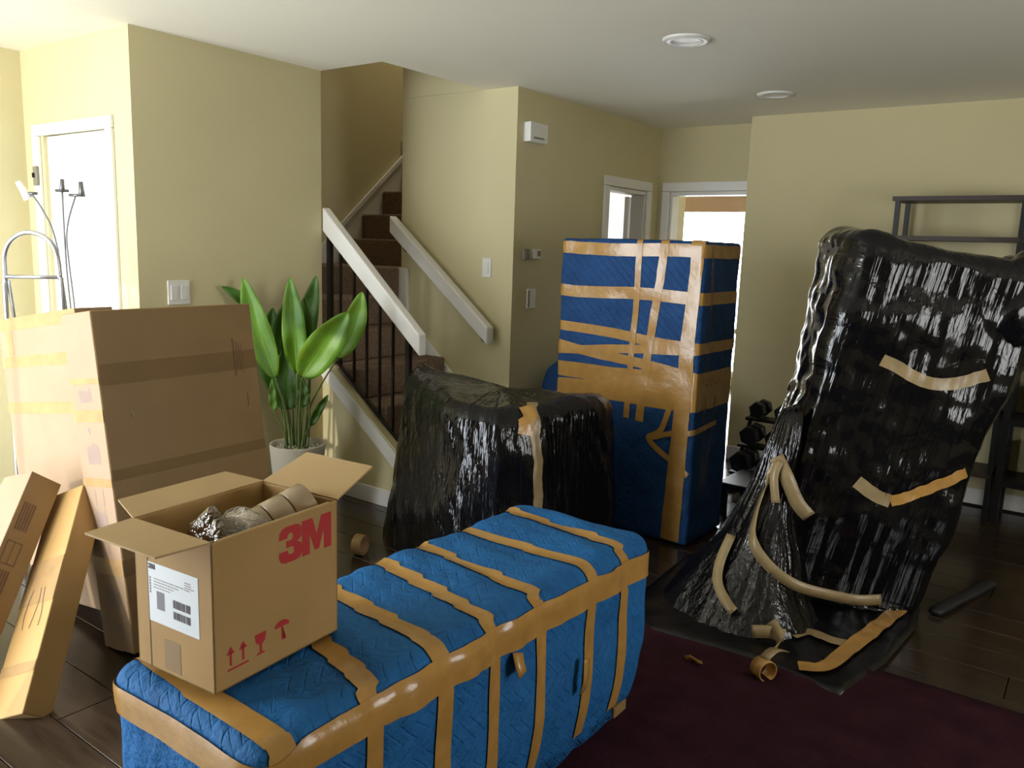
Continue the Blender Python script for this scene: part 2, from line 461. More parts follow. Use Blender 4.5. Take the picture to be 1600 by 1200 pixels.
# front door
d1 = struct('door_1', (-4.33, YD+.04, 0))
box('door_panel', (-4.69, YD+.02, .01), (-4.0, YD+.06, 1.99), M['door'], d1, .003)
b = MB()
for z0, z1 in ((.15, .75), (.9, 1.85)):
    for x0, x1 in ((-4.62, -4.38), (-4.31, -4.07)):
        b.box((x0, YD+.012, z0), (x1, YD+.021, z0+.02)).box((x0, YD+.012, z1-.02), (x1, YD+.021, z1))
        b.box((x0, YD+.012, z0+.021), (x0+.02, YD+.021, z1-.021)).box((x1-.02, YD+.012, z0+.021), (x1, YD+.021, z1-.021))
b.build('moulding', M['door'], d1)
MB().lathe((-4.63, YD-.04, 1.0), [(0, 0), (.022, .002), (.03, .02), (.022, .035), (.012, .045), (.012, .06)], 16, (0, 1, 0)).build('door_knob', M['steel'], d1, True)
t = thing('door_lock', (-4.712, YD-.01, 1.785), 'small dark rectangular lock on the casing of the bright white front door', 'lock')
b = box('lock_plate', (-4.732, YD-.034, 1.735), (-4.690, YD-.018, 1.835), M['plastic_g'], t, .004)
box('lock_knob', (-4.716, YD-.046, 1.775), (-4.706, YD-.034, 1.80), M['blackm'], t, .002)
# closet door, ajar
d2 = struct('door_2', (XW-T+.02, 5.24, 0))
hinge = Vector((XW-T-.01, 5.775, .01))
ux = Vector((-.35, .937, 0)).normalized(); un = Vector((-.937, -.35, 0)).normalized()
MB().obox(hinge, ux*.36, un*.035, (0, 0, 1.90)).build('door_leaf', M['door'], d2, bevel=.003)
MB().lathe(hinge+ux*.31+un*.035+Vector((0, 0, .95)), [(.012, 0), (.012, .03), (.026, .04), (.026, .06), (0, .065)], 14, un).build('door_knob', M['steel'], d2, True)
w4 = struct('window_4', (-3.5, 6.24, 1.0))
b = MB(); b.box((-3.84, 6.225, .95), (-3.06, 6.25, 1.0)).box((-3.84, 6.225, 1.97), (-3.06, 6.25, 2.02)).box((-3.84, 6.225, 1.001), (-3.79, 6.25, 1.969)).box((-3.11, 6.225, 1.001), (-3.06, 6.25, 1.969))
b.build('window_frame', M['white'], w4)
V = []; F = []
for i in range(61):
    x = -3.80+.70*i/60; y_ = 6.19+.014*math.sin(i*1.05)+.006*math.sin(i*2.7)
    V += [(x, y_, .92), (x, y_, 2.0)]
    if i: F.append((2*i-2, 2*i, 2*i+1, 2*i-1))
obj('glowing_curtain', V, F, M['curtain'], w4, True)  # glows by itself, the wall behind is solid
MB().tube([(-3.84, 6.19, 2.01), (-3.06, 6.19, 2.01)], .01, 8).build('curtain_rod', M['steel'], w4, True)
# far window: sliding glass with shade
w1 = struct('window_1', (-3.3, 9.0, .1))
b = MB()
for x in (-4.4, -3.33, -2.26): b.box((x, 8.98, .171), (x+.06, 9.04, 2.139))
b.box((-4.4, 8.98, 2.14), (-2.2, 9.04, 2.2)).box((-4.4, 8.98, .10), (-2.2, 9.04, .17))
b.build('window_frame', M['white'], w1, bevel=.004)
box('rail', (-4.34, 8.985, .60), (-2.26, 9.03, .66), M['white'], w1, .003)
box('pane', (-4.34, 9.005, .17), (-3.33, 9.010, 2.14), M['glass'], w1)
box('pane', (-3.27, 9.005, .17), (-2.26, 9.010, 2.14), M['glass'], w1)
box('roller_shade', (-4.38, 8.93, 1.96), (-2.22, 8.945, 2.17), M['shade'], w1)
MB().tube([(-4.38, 8.94, 2.17), (-2.22, 8.94, 2.17)], .025, 10).build('shade_roll', M['shade'], w1, True)
# patio glass behind the camera and an added, unseen side window for the fill lamp
w2 = struct('window_2', (-3.5, -.66, .85))
b = MB()
for x in (-4.55, -3.58, -2.61): b.box((x, -.69, .061), (x+.06, -.63, 2.14))
b.box((-4.55, -.69, 2.14), (-2.55, -.63, 2.2)).box((-4.55, -.69, .0), (-2.55, -.63, .06))
b.build('window_frame', M['white'], w2)
w3 = struct('added_window_3', (XR+.05, 2.4, .75))
b = MB(); b.box((XR+.03, 1.6, .75), (XR+.08, 3.2, .80)).box((XR+.03, 1.6, 1.90), (XR+.08, 3.2, 1.95)).box((XR+.03, 1.6, .8), (XR+.08, 1.65, 1.9)).box((XR+.03, 3.15, .8), (XR+.08, 3.2, 1.9))
b.build('window_frame', M['white'], w3)
# garden outside
gnd = MB().box((-14, 9.15, -.2), (8, 24, -.12)).build('garden_ground', M['grass']); tag(gnd, kind='structure')
def bush(c, r, label):
    t = thing('garden_bush', c, label, 'bush')
    b = MB()
    for i in range(420):
        v = Vector((random.gauss(0, 1), random.gauss(0, 1), random.gauss(0, 1))).normalized()*(r*random.uniform(.55, 1))
        p = Vector(c)+Vector((v.x, v.y, abs(v.z)*1.5+.1))
        a = Vector((random.uniform(-1, 1), random.uniform(-1, 1), random.uniform(-.3, 1))).normalized(); s = a.orthogonal().normalized()
        L = random.uniform(.10, .2); b.add([p-s*.03, p+a*L*.5-s*.05, p+a*L, p+a*L*.5+s*.05, p+s*.03], [(0, 1, 2, 3, 4)])
    o = b.build('foliage', M['bush'], t); o['kind'] = 'stuff'
    MB().tube([c, Vector(c)+Vector((0, 0, r))], [.05, .03], 8).build('stem', M['stalk'], t)
bush((-4.35, 11.6, -.12), .85, 'green bush outside the far glass door, seen right of the tall taped blue bundle')

# ------------------------------------------------------------------ staircase
st = thing('staircase', (-3.4, 3.66, 0), 'brown carpeted staircase climbing left then turning right behind the wall', 'stairs')
RIS = .19
def step_part(poly, z0, z1, nm='tread'):
    n = len(poly); v = [(x, y_, z0) for x, y_ in poly]+[(x, y_, z1) for x, y_ in poly]
    f = [tuple(range(n))[::-1], tuple(range(n, 2*n))]+[(i, (i+1) % n, n+(i+1) % n, n+i) for i in range(n)]
    o = obj(nm, v, f, M['carpet'], st)
    md = o.modifiers.new('bevel', 'BEVEL'); md.width = .014; md.segments = 3; md.limit_method = 'ANGLE'
    return o
y0, y1 = YS+.012, YH-.03
for i in range(5):
    x0 = -2.82-.24*i
    xb_ = x0-.24 if i < 4 else -4.0
    step_part([(x0, y0+.045), (xb_-.02, y0+.045), (xb_-.02, y1), (x0, y1)], RIS*i, RIS*(i+1))
pv = (-3.97, 4.07)
c = [(-3.99, YS+.005), (-4.42, YS+.005), (-4.84, YS+.005), (-4.84, 3.66), (-4.84, 4.07)]
step_part([pv, (-3.99, YS+.005), (-4.84, YS+.005), (-4.84, 3.42)], .95, 1.14, 'winder')
step_part([pv, (-4.84, 3.42), (-4.84, 4.33), (-3.99, 4.33)], .95, 1.33, 'winder')
for i in range(11):
    ya = 4.31+.22*i
    step_part([(-4.832, ya), (-4.832, ya+.24), (-3.99, ya+.24), (-3.99, ya)], 1.52+RIS*(i-1)-.05, 1.52+RIS*i)
# skirt boards
def prism(poly3, nvec, m, name, parent, bevel=.003):
    nvec = Vector(nvec); n = len(poly3); v = [Vector(p) for p in poly3]; v += [p+nvec for p in v]
    f = [tuple(range(n))[::-1], tuple(range(n, 2*n))]+[(i, (i+1) % n, n+(i+1) % n, n+i) for i in range(n)]
    o = obj(name, v, f, m, parent)
    if bevel:
        md = o.modifiers.new('bevel', 'BEVEL'); md.width = bevel; md.segments = 2; md.limit_method = 'ANGLE'
    return o
zs = lambda y_: 1.52+.862*(y_-4.31)+.10
prism([(-4.85, 4.0, zs(4.0)), (-4.85, 4.0, 1.0), (-4.85, 6.6, zs(6.6)-.5), (-4.85, 6.6, zs(6.6))], (.018, 0, 0), M['white'], 'skirt_board', st)
prism([(-4.832, 4.0, zs(4.0)+.012), (-4.832, 4.0, zs(4.0)-.035), (-4.832, 6.6, zs(6.6)-.035), (-4.832, 6.6, zs(6.6)+.012)], (.016, 0, 0), M['white'], 'skirt_cap', st)
prism([(-4.85, YS, 1.30), (-4.85, YS, .95), (-4.85, 4.0, 1.0), (-4.85, 4.0, zs(4.0))], (.018, 0, 0), M['white'], 'skirt_board', st)
prism([(-3.98, YH, 1.08), (-3.12, YH, .33), (-2.98, YH, 0), (-3.3, YH, 0), (-3.98, YH, .6)], (0, -.02, 0), M['white'], 'skirt_board', st)
box('skirt_post', (-4.01, YH-.028, .9), (-3.90, YH-.0, 1.33), M['white'], st, .004)
# closed stringer wall below the balustrade
sw = prism([(-3.78, YS, 0), (-2.78, YS, 0), (-2.78, YS, .06), (-3.78, YS, .80)], (0, .05, 0), M['wall'], 'wall_under_stairs', None, 0)
sw['kind'] = 'structure'
prism([(-3.78, YS-.012, .80), (-2.76, YS-.012, .025), (-2.76, YS-.012, -.0), (-2.86, YS-.012, 0), (-3.78, YS-.012, .70)], (0, .07, 0), M['white'], 'stringer', st)
# balustrade
t = thing('balustrade', (-3.4, YS+.02, .4), 'white sloping stair rail on thin dark metal balusters above the plant', 'railing')
sl = (1.66-.97)/.79
def rz(x): return 1.69-(x+3.78)*sl   # top of the rail
prism([(-3.775, YS, rz(-3.775)), (-3.0, YS, rz(-3.0)), (-3.0, YS, rz(-3.0)-.115), (-3.775, YS, rz(-3.775)-.135)], (0, .06, 0), M['white'], 'top_rail', t, .008)
bs = lambda x: .80-(x+3.74)*.78 +.03
MB().obox((-3.76, YS+.018, bs(-3.76)), (.80, 0, -.80*.78), (0, .02, 0), (0, 0, .018)).build('bottom_rail', M['bronze'], t)
for i, x in enumerate((-3.74, -3.65, -3.535, -3.43, -3.325, -3.22, -3.10)):
    w = .014 if i in (0, 6) else .0065
    box('baluster', (x-w, YS+.028-w, bs(x) if i < 6 else .3), (x+w, YS+.028+w, rz(x)-.11), M['bronze'], t)
# wall handrail
t = thing('handrail', (-3.55, YH-.03, 1.2), 'white square wooden handrail on dark brackets, right wall of the stairs', 'handrail')
prism([(-3.985, YH-.045, 1.675), (-3.13, YH-.045, .995), (-3.13, YH-.045, .885), (-3.985, YH-.045, 1.565)], (0, -.07, 0), M['white'], 'rail', t, .008)
for x, z in ((-3.88, 1.455), (-3.20, .915)):
    o = MB().lathe((x, YH, z), [(.03, 0), (.03, -.008), (.012, -.012)], 14, (0, 1, 0)).tube([(x, YH-.005, z), (x, YH-.06, z-.012), (x, YH-.082, z+.01), (x, YH-.082, z+.045)], .008, 8).build('bracket', M['bronze'], t, True)

# ------------------------------------------------------------------ things on the walls and ceiling
def plate(name, a, b, label, cat, m, detail=None):
    t = thing(name, ((a[0]+b[0])/2, (a[1]+b[1])/2, (a[2]+b[2])/2), label, cat)
    box('cover_plate', a, b, m, t, .003); 
    if detail:
        for nm, da, db, dm in detail: box(nm, da, db, dm, t, .001)
    return t
plate('light_switch', (XA, 2.25, 1.155), (XA+.008, 2.37, 1.275), 'white double switch plate on the wall above the big brown carton', 'switch', M['plastic_w'],
      [('rocker', (XA+.008, 2.265, 1.18), (XA+.013, 2.30, 1.25), M['plastic_w']), ('rocker', (XA+.008, 2.32, 1.18), (XA+.013, 2.355, 1.25), M['plastic_w'])])
plate('light_switch', (-3.265, YH-.008, 1.30), (-3.195, YH, 1.42), 'white single switch plate above the stair handrail', 'switch', M['plastic_w'],
      [('rocker', (-3.245, YH-.013, 1.325), (-3.215, YH-.008, 1.395), M['plastic_w'])])
plate('wall_sensor', (XW, 4.165, 2.13), (XW+.055, 4.35, 2.245), 'white door chime box high on the shaded wall near the corner', 'chime', M['plastic_w'],
      [('grille', (XW+.055, 4.20, 2.15), (XW+.058, 4.31, 2.16), M['plastic_g'])])
plate('thermostat', (XW, 4.19, 1.415), (XW+.02, 4.25, 1.485), 'small dark square thermostat left of the tall blue bundle', 'thermostat', M['plastic_g'],
      [('dial', (XW+.02, 4.205, 1.43), (XW+.024, 4.235, 1.47), M['plastic_g'])])
plate('wall_sensor', (XW, 4.285, 1.425), (XW+.022, 4.37, 1.485), 'small pale control with dark screen right beside the thermostat', 'control', M['plastic_w'],
      [('screen', (XW+.022, 4.33, 1.44), (XW+.024, 4.365, 1.475), M['plastic_g'])])
plate('light_switch', (XW, 4.255, 1.11), (XW+.010, 4.345, 1.235), 'pale switch plate with dark edge below the thermostat', 'switch', M['plastic_w'],
      [('rocker', (XW+.010, 4.258, 1.12), (XW+.014, 4.275, 1.225), M['plastic_g'])])
for (x, y_), lab in (((-1.71, 3.57), 'round recessed ceiling light nearer the camera'), ((-1.79, 4.99), 'round recessed ceiling light farther away near the right wall')):
    t = thing('ceiling_light', (x, y_, H), lab, 'ceiling light')
    MB().lathe((x, y_, H), [(.065, .0), (.068, -.012), (.098, -.012), (.105, -.004), (.105, .0)], 32).build('trim_ring', M['white'], t, True)
    MB().lathe((x, y_, H), [(.0, -.004), (.066, -.006)], 32).build('lens', M['lampglass'], t, True)
# small chime on the stairwell wall behind rail
t = thing('stair_nightlight', (-4.84, 5.02, 2.29), 'tiny white wall fitting at the top of the stairs', 'wall fitting')
box('cover_plate', (-4.85, 4.985, 2.24), (-4.82, 5.05, 2.33), M['plastic_w'], t, .004)
box('rim', (-4.82, 5.0, 2.26), (-4.812, 5.035, 2.31), M['plastic_w'], t, .002)

# ------------------------------------------------------------------ rug
V = []; F = []
nx, ny = 48, 48
rx0, rx1, ry0, ry1 = -1.75, .35, -.6, 3.05
for j in range(ny+1):
    for i in range(nx+1):
        x = rx0+(rx1-rx0)*i/nx; y_ = ry0+(ry1-ry0)*j/ny
        V.append((x, y_, .008+.002*noise.noise(Vector((x*5, y_*5, 0)))))
for j in range(ny):
    for i in range(nx):
        a = j*(nx+1)+i; F.append((a, a+1, a+nx+2, a+nx+1))
o = obj('area_rug', V, F, M['rug'], None, True); tag(o, 'large dark plum rug lying under the long blue bundle', 'rug')
md = o.modifiers.new('thick', 'SOLIDIFY'); md.thickness = .008; md.offset = -1

# ------------------------------------------------------------------ long blue bundle
def bundle(name, lo, hi, r, step, disp, m, label, cat='wrapped furniture', part='blanket'):
    lo, hi = Vector(lo), Vector(hi); c = (lo+hi)/2
    V, F = softbox((hi-lo)/2, r, step, disp); V = [v+c for v in V]; V = [Vector((v.x, v.y, max(v.z, lo.z))) for v in V]
    t = thing(name, (c.x, c.y, lo.z), label, cat)
    o = obj(part, V, F, m, t, True)
    return t, V, F, bvh_of(V, F)
bandsY = [(2.17, 2.11), (1.93, 1.92), (1.73, 1.67), (1.56, 1.47), (1.36, 1.28), (1.20, 1.07), (.86, .84)]
LB0, LB1 = Vector((-1.62, .80, .016)), Vector((-1.10, 2.29, .605))
cLB = (LB0+LB1)/2
def dLB(q, d):
    w = q+cLB
    yb = min(abs(w.y-(a+(b-a)*(w.x-LB0.x)/(LB1.x-LB0.x))) for a, b in bandsY)
    puff = min(yb/.09, 1)**.7*.008
    n = noise.noise(w*3)*.010+(noise.noise(w*9)*.005+abs(noise.noise(Vector((w.x*4+w.y*9, w.y*3, w.z*5))))*.016)*min(1, yb/.05)
    taper = -.045*max(0, (.25-w.z)/.25)**1.5*(1 if abs(d.x)+abs(d.y) > .5 else 0)
    return puff+n+taper-.008
lb, V, F, bv = bundle('wrapped_loveseat', LB0, LB1, .055, .018, dLB, M['blue'], 'long low bundle in bright blue quilted blanket banded with tan tape, carrying the open carton')
def loopYZ(bv, fy, lo, hi, name, m, parent, w, off=.0042):
    pts = []; e = .02
    x0, x1, z0, z1 = lo.x-e, hi.x+e, lo.z+.01, hi.z+e
    seq = [(x1, z0+.02), (x1, z1), (x0, z1), (x0, z0+.02)]
    P = []
    for (a, b), (c_, d_) in zip(seq, seq[1:]):
        for k in range(20):
            t_ = k/20; x = a+(c_-a)*t_; z = b+(d_-b)*t_
            P.append(Vector((x, fy(x), z)))
    P.append(Vector((seq[-1][0], fy(seq[-1][0]), seq[-1][1])))
    return ribbon(name, P, w, bv, off, m, parent, .015)
for i, (a, b) in enumerate(bandsY):
    fy = lambda x, a=a, b=b: a+(b-a)*min(1, max(0, (x-LB0.x)/(LB1.x-LB0.x)))
    loopYZ(bv, fy, LB0, LB1, 'tape_band', M['tape'], lb, .05 if i != 4 else .056)
def loopXY(bv, z, lo, hi, parent, m, w, dz=lambda p: 0, off=.0024, e=.02, name='tape_band'):
    x0, x1, y0_, y1_ = lo.x-e, hi.x+e, lo.y-e, hi.y+e
    seq = [(x0, y0_), (x1, y0_), (x1, y1_), (x0, y1_), (x0, y0_)]; P = []
    for (a, b), (c_, d_) in zip(seq, seq[1:]):
        for k in range(24):
            t_ = k/24; p = Vector((a+(c_-a)*t_, b+(d_-b)*t_, z)); p.z += dz(p); P.append(p)
    return ribbon(name, P, w, bv, off, m, parent, .018)
loopXY(bv, .52, LB0, LB1, lb, M['tape'], .052, lambda p: (.05*min(1, (2.3-p.y)/1.25)-.02 if p.y > .9 else .005), .005)
loopXY(bv, .545, LB0, LB1, lb, M['tape'], .046, lambda p: (.045*min(1, (2.3-p.y)/1.0)-.012 if p.y > .9 else -.004), .0058)
# tape ends sticking out and a carton foot at the far corner
loose('tape_end', [(-1.088, 1.545, .50), (-1.072, 1.535, .475), (-1.066, 1.54, .45)], .035, M['tape'], lb, (0, 1, 0))
loose('tape_end', [(-1.083, 1.86, .25), (-1.066, 1.85, .30), (-1.072, 1.86, .36)], .03, M['tape'], lb, (0, 1, 0))
box('furniture_foot', (-1.20, 2.15, .012), (-1.13, 2.23, .05), M['card_dark'], lb, .004)
box('furniture_foot', (-1.58, 2.15, .012), (-1.51, 2.23, .05), M['card_dark'], lb, .004)
box('furniture_foot', (-1.58, .88, .012), (-1.51, .96, .05), M['card_dark'], lb, .004)
box('furniture_foot', (-1.20, .88, .012), (-1.13, .96, .05), M['card_dark'], lb, .004)

# ------------------------------------------------------------------ open carton with tape rolls
O3 = Vector((-1.300, .842, .622)); th = math.radians(5)
E1 = Vector((-math.sin(th), math.cos(th), 0)); E2 = Vector((-math.cos(th), -math.sin(th), 0)); EZ = Vector((0, 0, 1))
D1, D2, HB, TK = .335, .235, .305, .005
def b3(a, b_, c_): return O3+E1*a+E2*b_+EZ*c_
cb = thing('open_carton', O3+E1*D1/2+E2*D2/2, 'open brown cardboard carton with red lettering standing on the blue bundle', 'box')
b = MB()
b.obox(b3(0, 0, 0), E1*D1, E2*D2, EZ*TK)
b.obox(b3(0, 0, 0), E1*D1, E2*TK, EZ*HB); b.obox(b3(0, D2-TK, 0), E1*D1, E2*TK, EZ*HB)
b.obox(b3(0, 0, 0), E1*TK, E2*D2, EZ*HB); b.obox(b3(D1-TK, 0, 0), E1*TK, E2*D2, EZ*HB)
b.build('carton_body', M['card'], cb, bevel=.0015)
def flap(h0, h1, out, parent=cb, taper=.012, m=None, nm='flap'):
    h0, h1, out = Vector(h0), Vector(h1), Vector(out); e = (h1-h0).normalized()
    up = e.cross(out).normalized()*.004
    q = [h0, h1, h1+out-e*taper, h0+out+e*taper]
    V = q+[p+up for p in q]
    o = obj(nm, V, [(0, 1, 2, 3), (7, 6, 5, 4), (0, 4, 5, 1), (1, 5, 6, 2), (2, 6, 7, 3), (3, 7, 4, 0)], m or M['card_in'], parent)
    return o
flap(b3(0, 0, HB), b3(0, D2, HB), -E1*.108+EZ*.002)
flap(b3(0, D2, HB), b3(D1, D2, HB), E2*.095+EZ*.012, taper=.03)
flap(b3(D1, D2, HB), b3(D1, 0, HB), E1*.13+EZ*.045)
flap(b3(.02, TK, HB), b3(D1-.02, TK, HB), -EZ*.10+E2*.012, taper=.005)
# red lettering on the right side (plane e2 = 0, facing -E2)
G3 = [(0, .68), (.02, .86), (.10, .96), (.22, 1), (.50, 1), (.64, .96), (.70, .86), (.70, .66), (.66, .56), (.56, .51), (.68, .45), (.72, .34), (.72, .18), (.66, .05), (.52, 0), (.2, 0), (.06, .05), (0, .2), (0, .34),
      (.27, .34), (.28, .26), (.33, .21), (.41, .21), (.46, .26), (.46, .36), (.41, .42), (.22, .42), (.22, .60), (.40, .60), (.44, .66), (.44, .75), (.40, .80), (.32, .80), (.27, .76), (.26, .68)]
GM = [(.72, 0), (.72, 1), (1.06, 1), (1.21, .50), (1.36, 1), (1.70, 1), (1.70, 0), (1.45, 0), (1.45, .60), (1.28, .06), (1.14, .06), (.97, .60), (.97, 0)]
sx, sy = .150/1.7, .078
v = [(a*sx, b_*sy) for a, b_ in G3+GM]
o = flatprint('logo', v, [tuple(range(len(G3))), tuple(range(len(G3), len(v)))], b3(.165, 0, .208), E1, EZ, -E2, M['red'], cb); tag(o, 'bold red two-character logo')
rects = [(0, 0, .052, .004), (.006, .010, .011, .040), (.036, .010, .041, .040)]
v, f = quads2d(rects)
for cx_ in (.0085, .0385):
    n = len(v); v += [(cx_-.010, .034), (cx_+.010, .034), (cx_, .050)]; f.append((n, n+1, n+2))
flatprint('handling_mark', v, f, b3(.030, 0, .035), E1, EZ, -E2, M['red'], cb)
v = [(.0, .045), (.030, .045), (.027, .028), (.018, .020), (.018, .005), (.026, .002), (.026, 0), (.004, 0), (.004, .002), (.012, .005), (.012, .020), (.003, .028)]
flatprint('handling_mark', v, [tuple(range(len(v)))], b3(.098, 0, .038), E1, EZ, -E2, M['red'], cb)
v = []; n_ = 12
for k in range(n_+1):
    a = PI*k/n_; v.append((.020+.020*math.cos(a), .030+.014*math.sin(a)))
v += [(.0215, .030), (.0215, .004), (.030, .004), (.030, .0), (.0185, .0), (.0185, .030)]
flatprint('handling_mark', v, [tuple(range(len(v)))], b3(.150, 0, .045), E1, EZ, -E2, M['red'], cb)
# shipping label on the narrow side (plane e1 = 0, facing -E1); u runs from far left to the near corner
def lab(x, z): return b3(0, D2-x, z)
UX = -E2
flatprint('shipping_label', *quads2d([(0, 0, .155, .125)]), lab(.040, .103), UX, EZ, -E1, M['label'], cb)
rc = []
random.seed(3)
for k in range(14): rc.append((.028+k*.0017, .030, .028+k*.0017+.0011, .068))
for k in range(22):
    x = .078+k*.0024; w_ = random.choice((.0008, .0015, .002)); rc.append((x, .045, x+w_, .062)); rc.append((x, .022, x+w_, .038))
flatprint('barcode', *quads2d(rc), lab(.040, .103), UX, EZ, -E1, M['ink'], cb, lift=.0012)['kind'] = 'stuff'
rc = []
for r_ in range(4):
    x = .020
    while x < .105-(r_*.012):
        w_ = random.uniform(.003, .009); rc.append((x, .092-r_*.006, x+w_, .0935-r_*.006)); x += w_+.002
for r_ in range(4): rc.append((.115, .106-r_*.005, .115+random.uniform(.015, .03), .1075-r_*.005))
for k in range(6): rc.append((.006, .060+k*.006, .010, .064+k*.006))
rc.append((.0, .0, .002, .002))
flatprint('fine_print', *quads2d(rc), lab(.040, .103), UX, EZ, -E1, M['ink_soft'], cb, lift=.0012)['kind'] = 'stuff'
v = [(a*.012, b_*.011) for a, b_ in G3+GM]
flatprint('label_logo', v, [tuple(range(len(G3))), tuple(range(len(G3), len(v)))], lab(.044, .214), UX, EZ, -E1, M['ink'], cb, lift=.0014)
flatprint('patch', *quads2d([(.085, .010, .135, .075)]), lab(0, 0), UX, EZ, -E1, M['card_dark'], cb, lift=.0005)
flatprint('tape_strip', *quads2d([(.040, 0, .0425, .30)]), lab(0, 0), UX, EZ, -E1, M['ink_red'], cb, lift=.0007)
# the rolls
def tape_roll(c, ax, r, w, label, name='tape_roll', m=None, rc_=.038, grp=None):
    c = Vector(c); t = thing(name, c, label, 'tape roll', grp)
    MB().lathe(c, [(rc_+.003, -w/2), (r-.002, -w/2), (r, -w/2+.002), (r, w/2-.002), (r-.002, w/2), (rc_+.003, w/2), (rc_+.003, -w/2)], 36, ax).build('tape_winding', m or M['cleartape'], t, True)
    MB().lathe(c, [(rc_, -w/2), (rc_+.003, -w/2), (rc_+.003, w/2), (rc_, w/2), (rc_, -w/2)], 36, ax).build('core', M['rollcore'], t, True)
    return t
A1 = (E1*.9-E2*.25+EZ*.30).normalized()
c0 = b3(.262, .085, .270)
for k, nm in enumerate(('far end roll of the clear tape rolls lying on their side in the open carton', 'middle roll of the clear tape rolls lying on their side in the open carton', 'near roll of the clear tape rolls lying on their side in the open carton')):
    tape_roll(c0+A1*(.035-.052*k), A1, .052, .049, nm)
tape_roll(b3(.120, .075, .235), (E2*.25-E1*.15+EZ).normalized(), .055, .049, 'clear tape roll lying flat inside the crinkled film bag in the carton')
tape_roll(b3(.120, .075, .183), (EZ), .055, .049, 'clear tape roll under the flat one in the film bag')
tape_roll(b3(.200, .150, .120), (EZ), .055, .049, 'clear tape roll deep in the open carton by the far wall')
tape_roll(b3(.075, .150, .080), (EZ), .055, .049, 'clear tape roll deep in the open carton by the near wall')
# crumpled clear bag over the near rolls
def dbag(q, d): return .012*noise.noise(q*28)+.016*abs(noise.noise(q*14+Vector((3, 1, 2))))
V, F = softbox((.078, .070, .058), .045, .009, dbag)
cbag = b3(.125, .085, .245)
V = [cbag+E1*v.x+E2*v.y+EZ*(v.z+(.05*max(0, 1-abs(v.x+.055)/.035)*max(0, 1-abs(v.y)/.05) if v.z > 0 else 0)) for v in V]
o = obj('plastic_bag', V, F, M['bag'], None, True); tag(o, 'clear crinkled plastic bag around tape rolls in the open carton', 'plastic bag')

# ------------------------------------------------------------------ cartons on the left
def leaning(name, o, u, w, d, H_, W_, D_, m, label, extra=None, mats=None):
    """box with corner o, axis u (length), w and d the other edges; returns the thing"""
    o, u, w, d = map(Vector, (o, u, w, d))
    t = thing(name, o+w*W_/2+d*D_/2, label, 'box')
    MB().obox(o, w*W_, d*D_, u*H_).build('carton_body', m, t, bevel=.004)
    return t, o, u, w, d
# big flat brown carton
y0_, thb, Hb, Lb, yawb = 1.397, .145, 1.244, .663, .044
dN = Vector((-math.cos(yawb), -math.sin(yawb), 0)); dY = Vector((-math.sin(yawb), math.cos(yawb), 0))
ub = dN*math.sin(thb)+EZ*math.cos(thb); wb = dN*math.cos(thb)-EZ*math.sin(thb)
# the box rests on its lower back edge: lift so that no corner is below the floor
TB = .19
oB = Vector((-2.64, y0_, TB*math.sin(thb)))
HbB = Hb-TB*math.sin(thb)
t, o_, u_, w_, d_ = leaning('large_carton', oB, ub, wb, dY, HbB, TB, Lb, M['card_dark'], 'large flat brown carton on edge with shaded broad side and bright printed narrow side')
tb = t
def onbox(o, ux_, uy_, un_, rects, m, parent, nm, lift=.0008):
    if len(rects) <= 5:
        for r_ in rects: flatprint(nm, *quads2d([r_]), o, ux_, uy_, un_, m, parent, lift=lift)
    else:
        flatprint(nm, *quads2d(rects), o, ux_, uy_, un_, m, parent, lift=lift)['kind'] = 'stuff'
# narrow side faces -dY : horizontals along wb
NS = oB+wb*TB   # left edge of the strip
ns_x, ns_n = -wb, -dY
flatprint('lit_panel', *quads2d([(.002, .002, TB-.002, HbB-.002)]), NS, ns_x, ub, ns_n, M['card_pale'], t, lift=.0006)  # paler sheet: light on the narrow side put into the colour
onbox(NS, ns_x, ub, ns_n, [(.0, .83, TB, .875), (0, .28, TB, .34), (0, .60, TB, .63), (0, .965, TB, .985)], M['tape_card'], t, 'tape_strip', .0018)
rc = []
random.seed(5)
for (x0, z0, x1, z1) in ((.05, .90, .13, .96), (.055, .68, .13, .76), (.06, .43, .13, .52), (.05, .16, .14, .24), (.05, .07, .14, .12)):
    x = x0
    while x < x1: rc.append((x, z0, x+.006, z1-random.uniform(0, .02))); x += .0105
rc += [(.08, .785, .088, .81), (.075, .80, .093, .806)]
onbox(NS, ns_x, ub, ns_n, rc, M['ink_soft'], t, 'printed_marks', .0013)
rc = []
for (x0, z0, x1, z1) in ((.07, .53, .125, .59), (.06, .36, .12, .42), (.05, .0, .12, .05)):
    rc += [(x0, z0, x0+.003, z1), (x1-.003, z0, x1, z1), (x0, z0, x1, z0+.003), (x0, z1-.003, x1, z1)]
onbox(NS, ns_x, ub, ns_n, rc, M['ink_soft'], t, 'printed_frame', .0013)
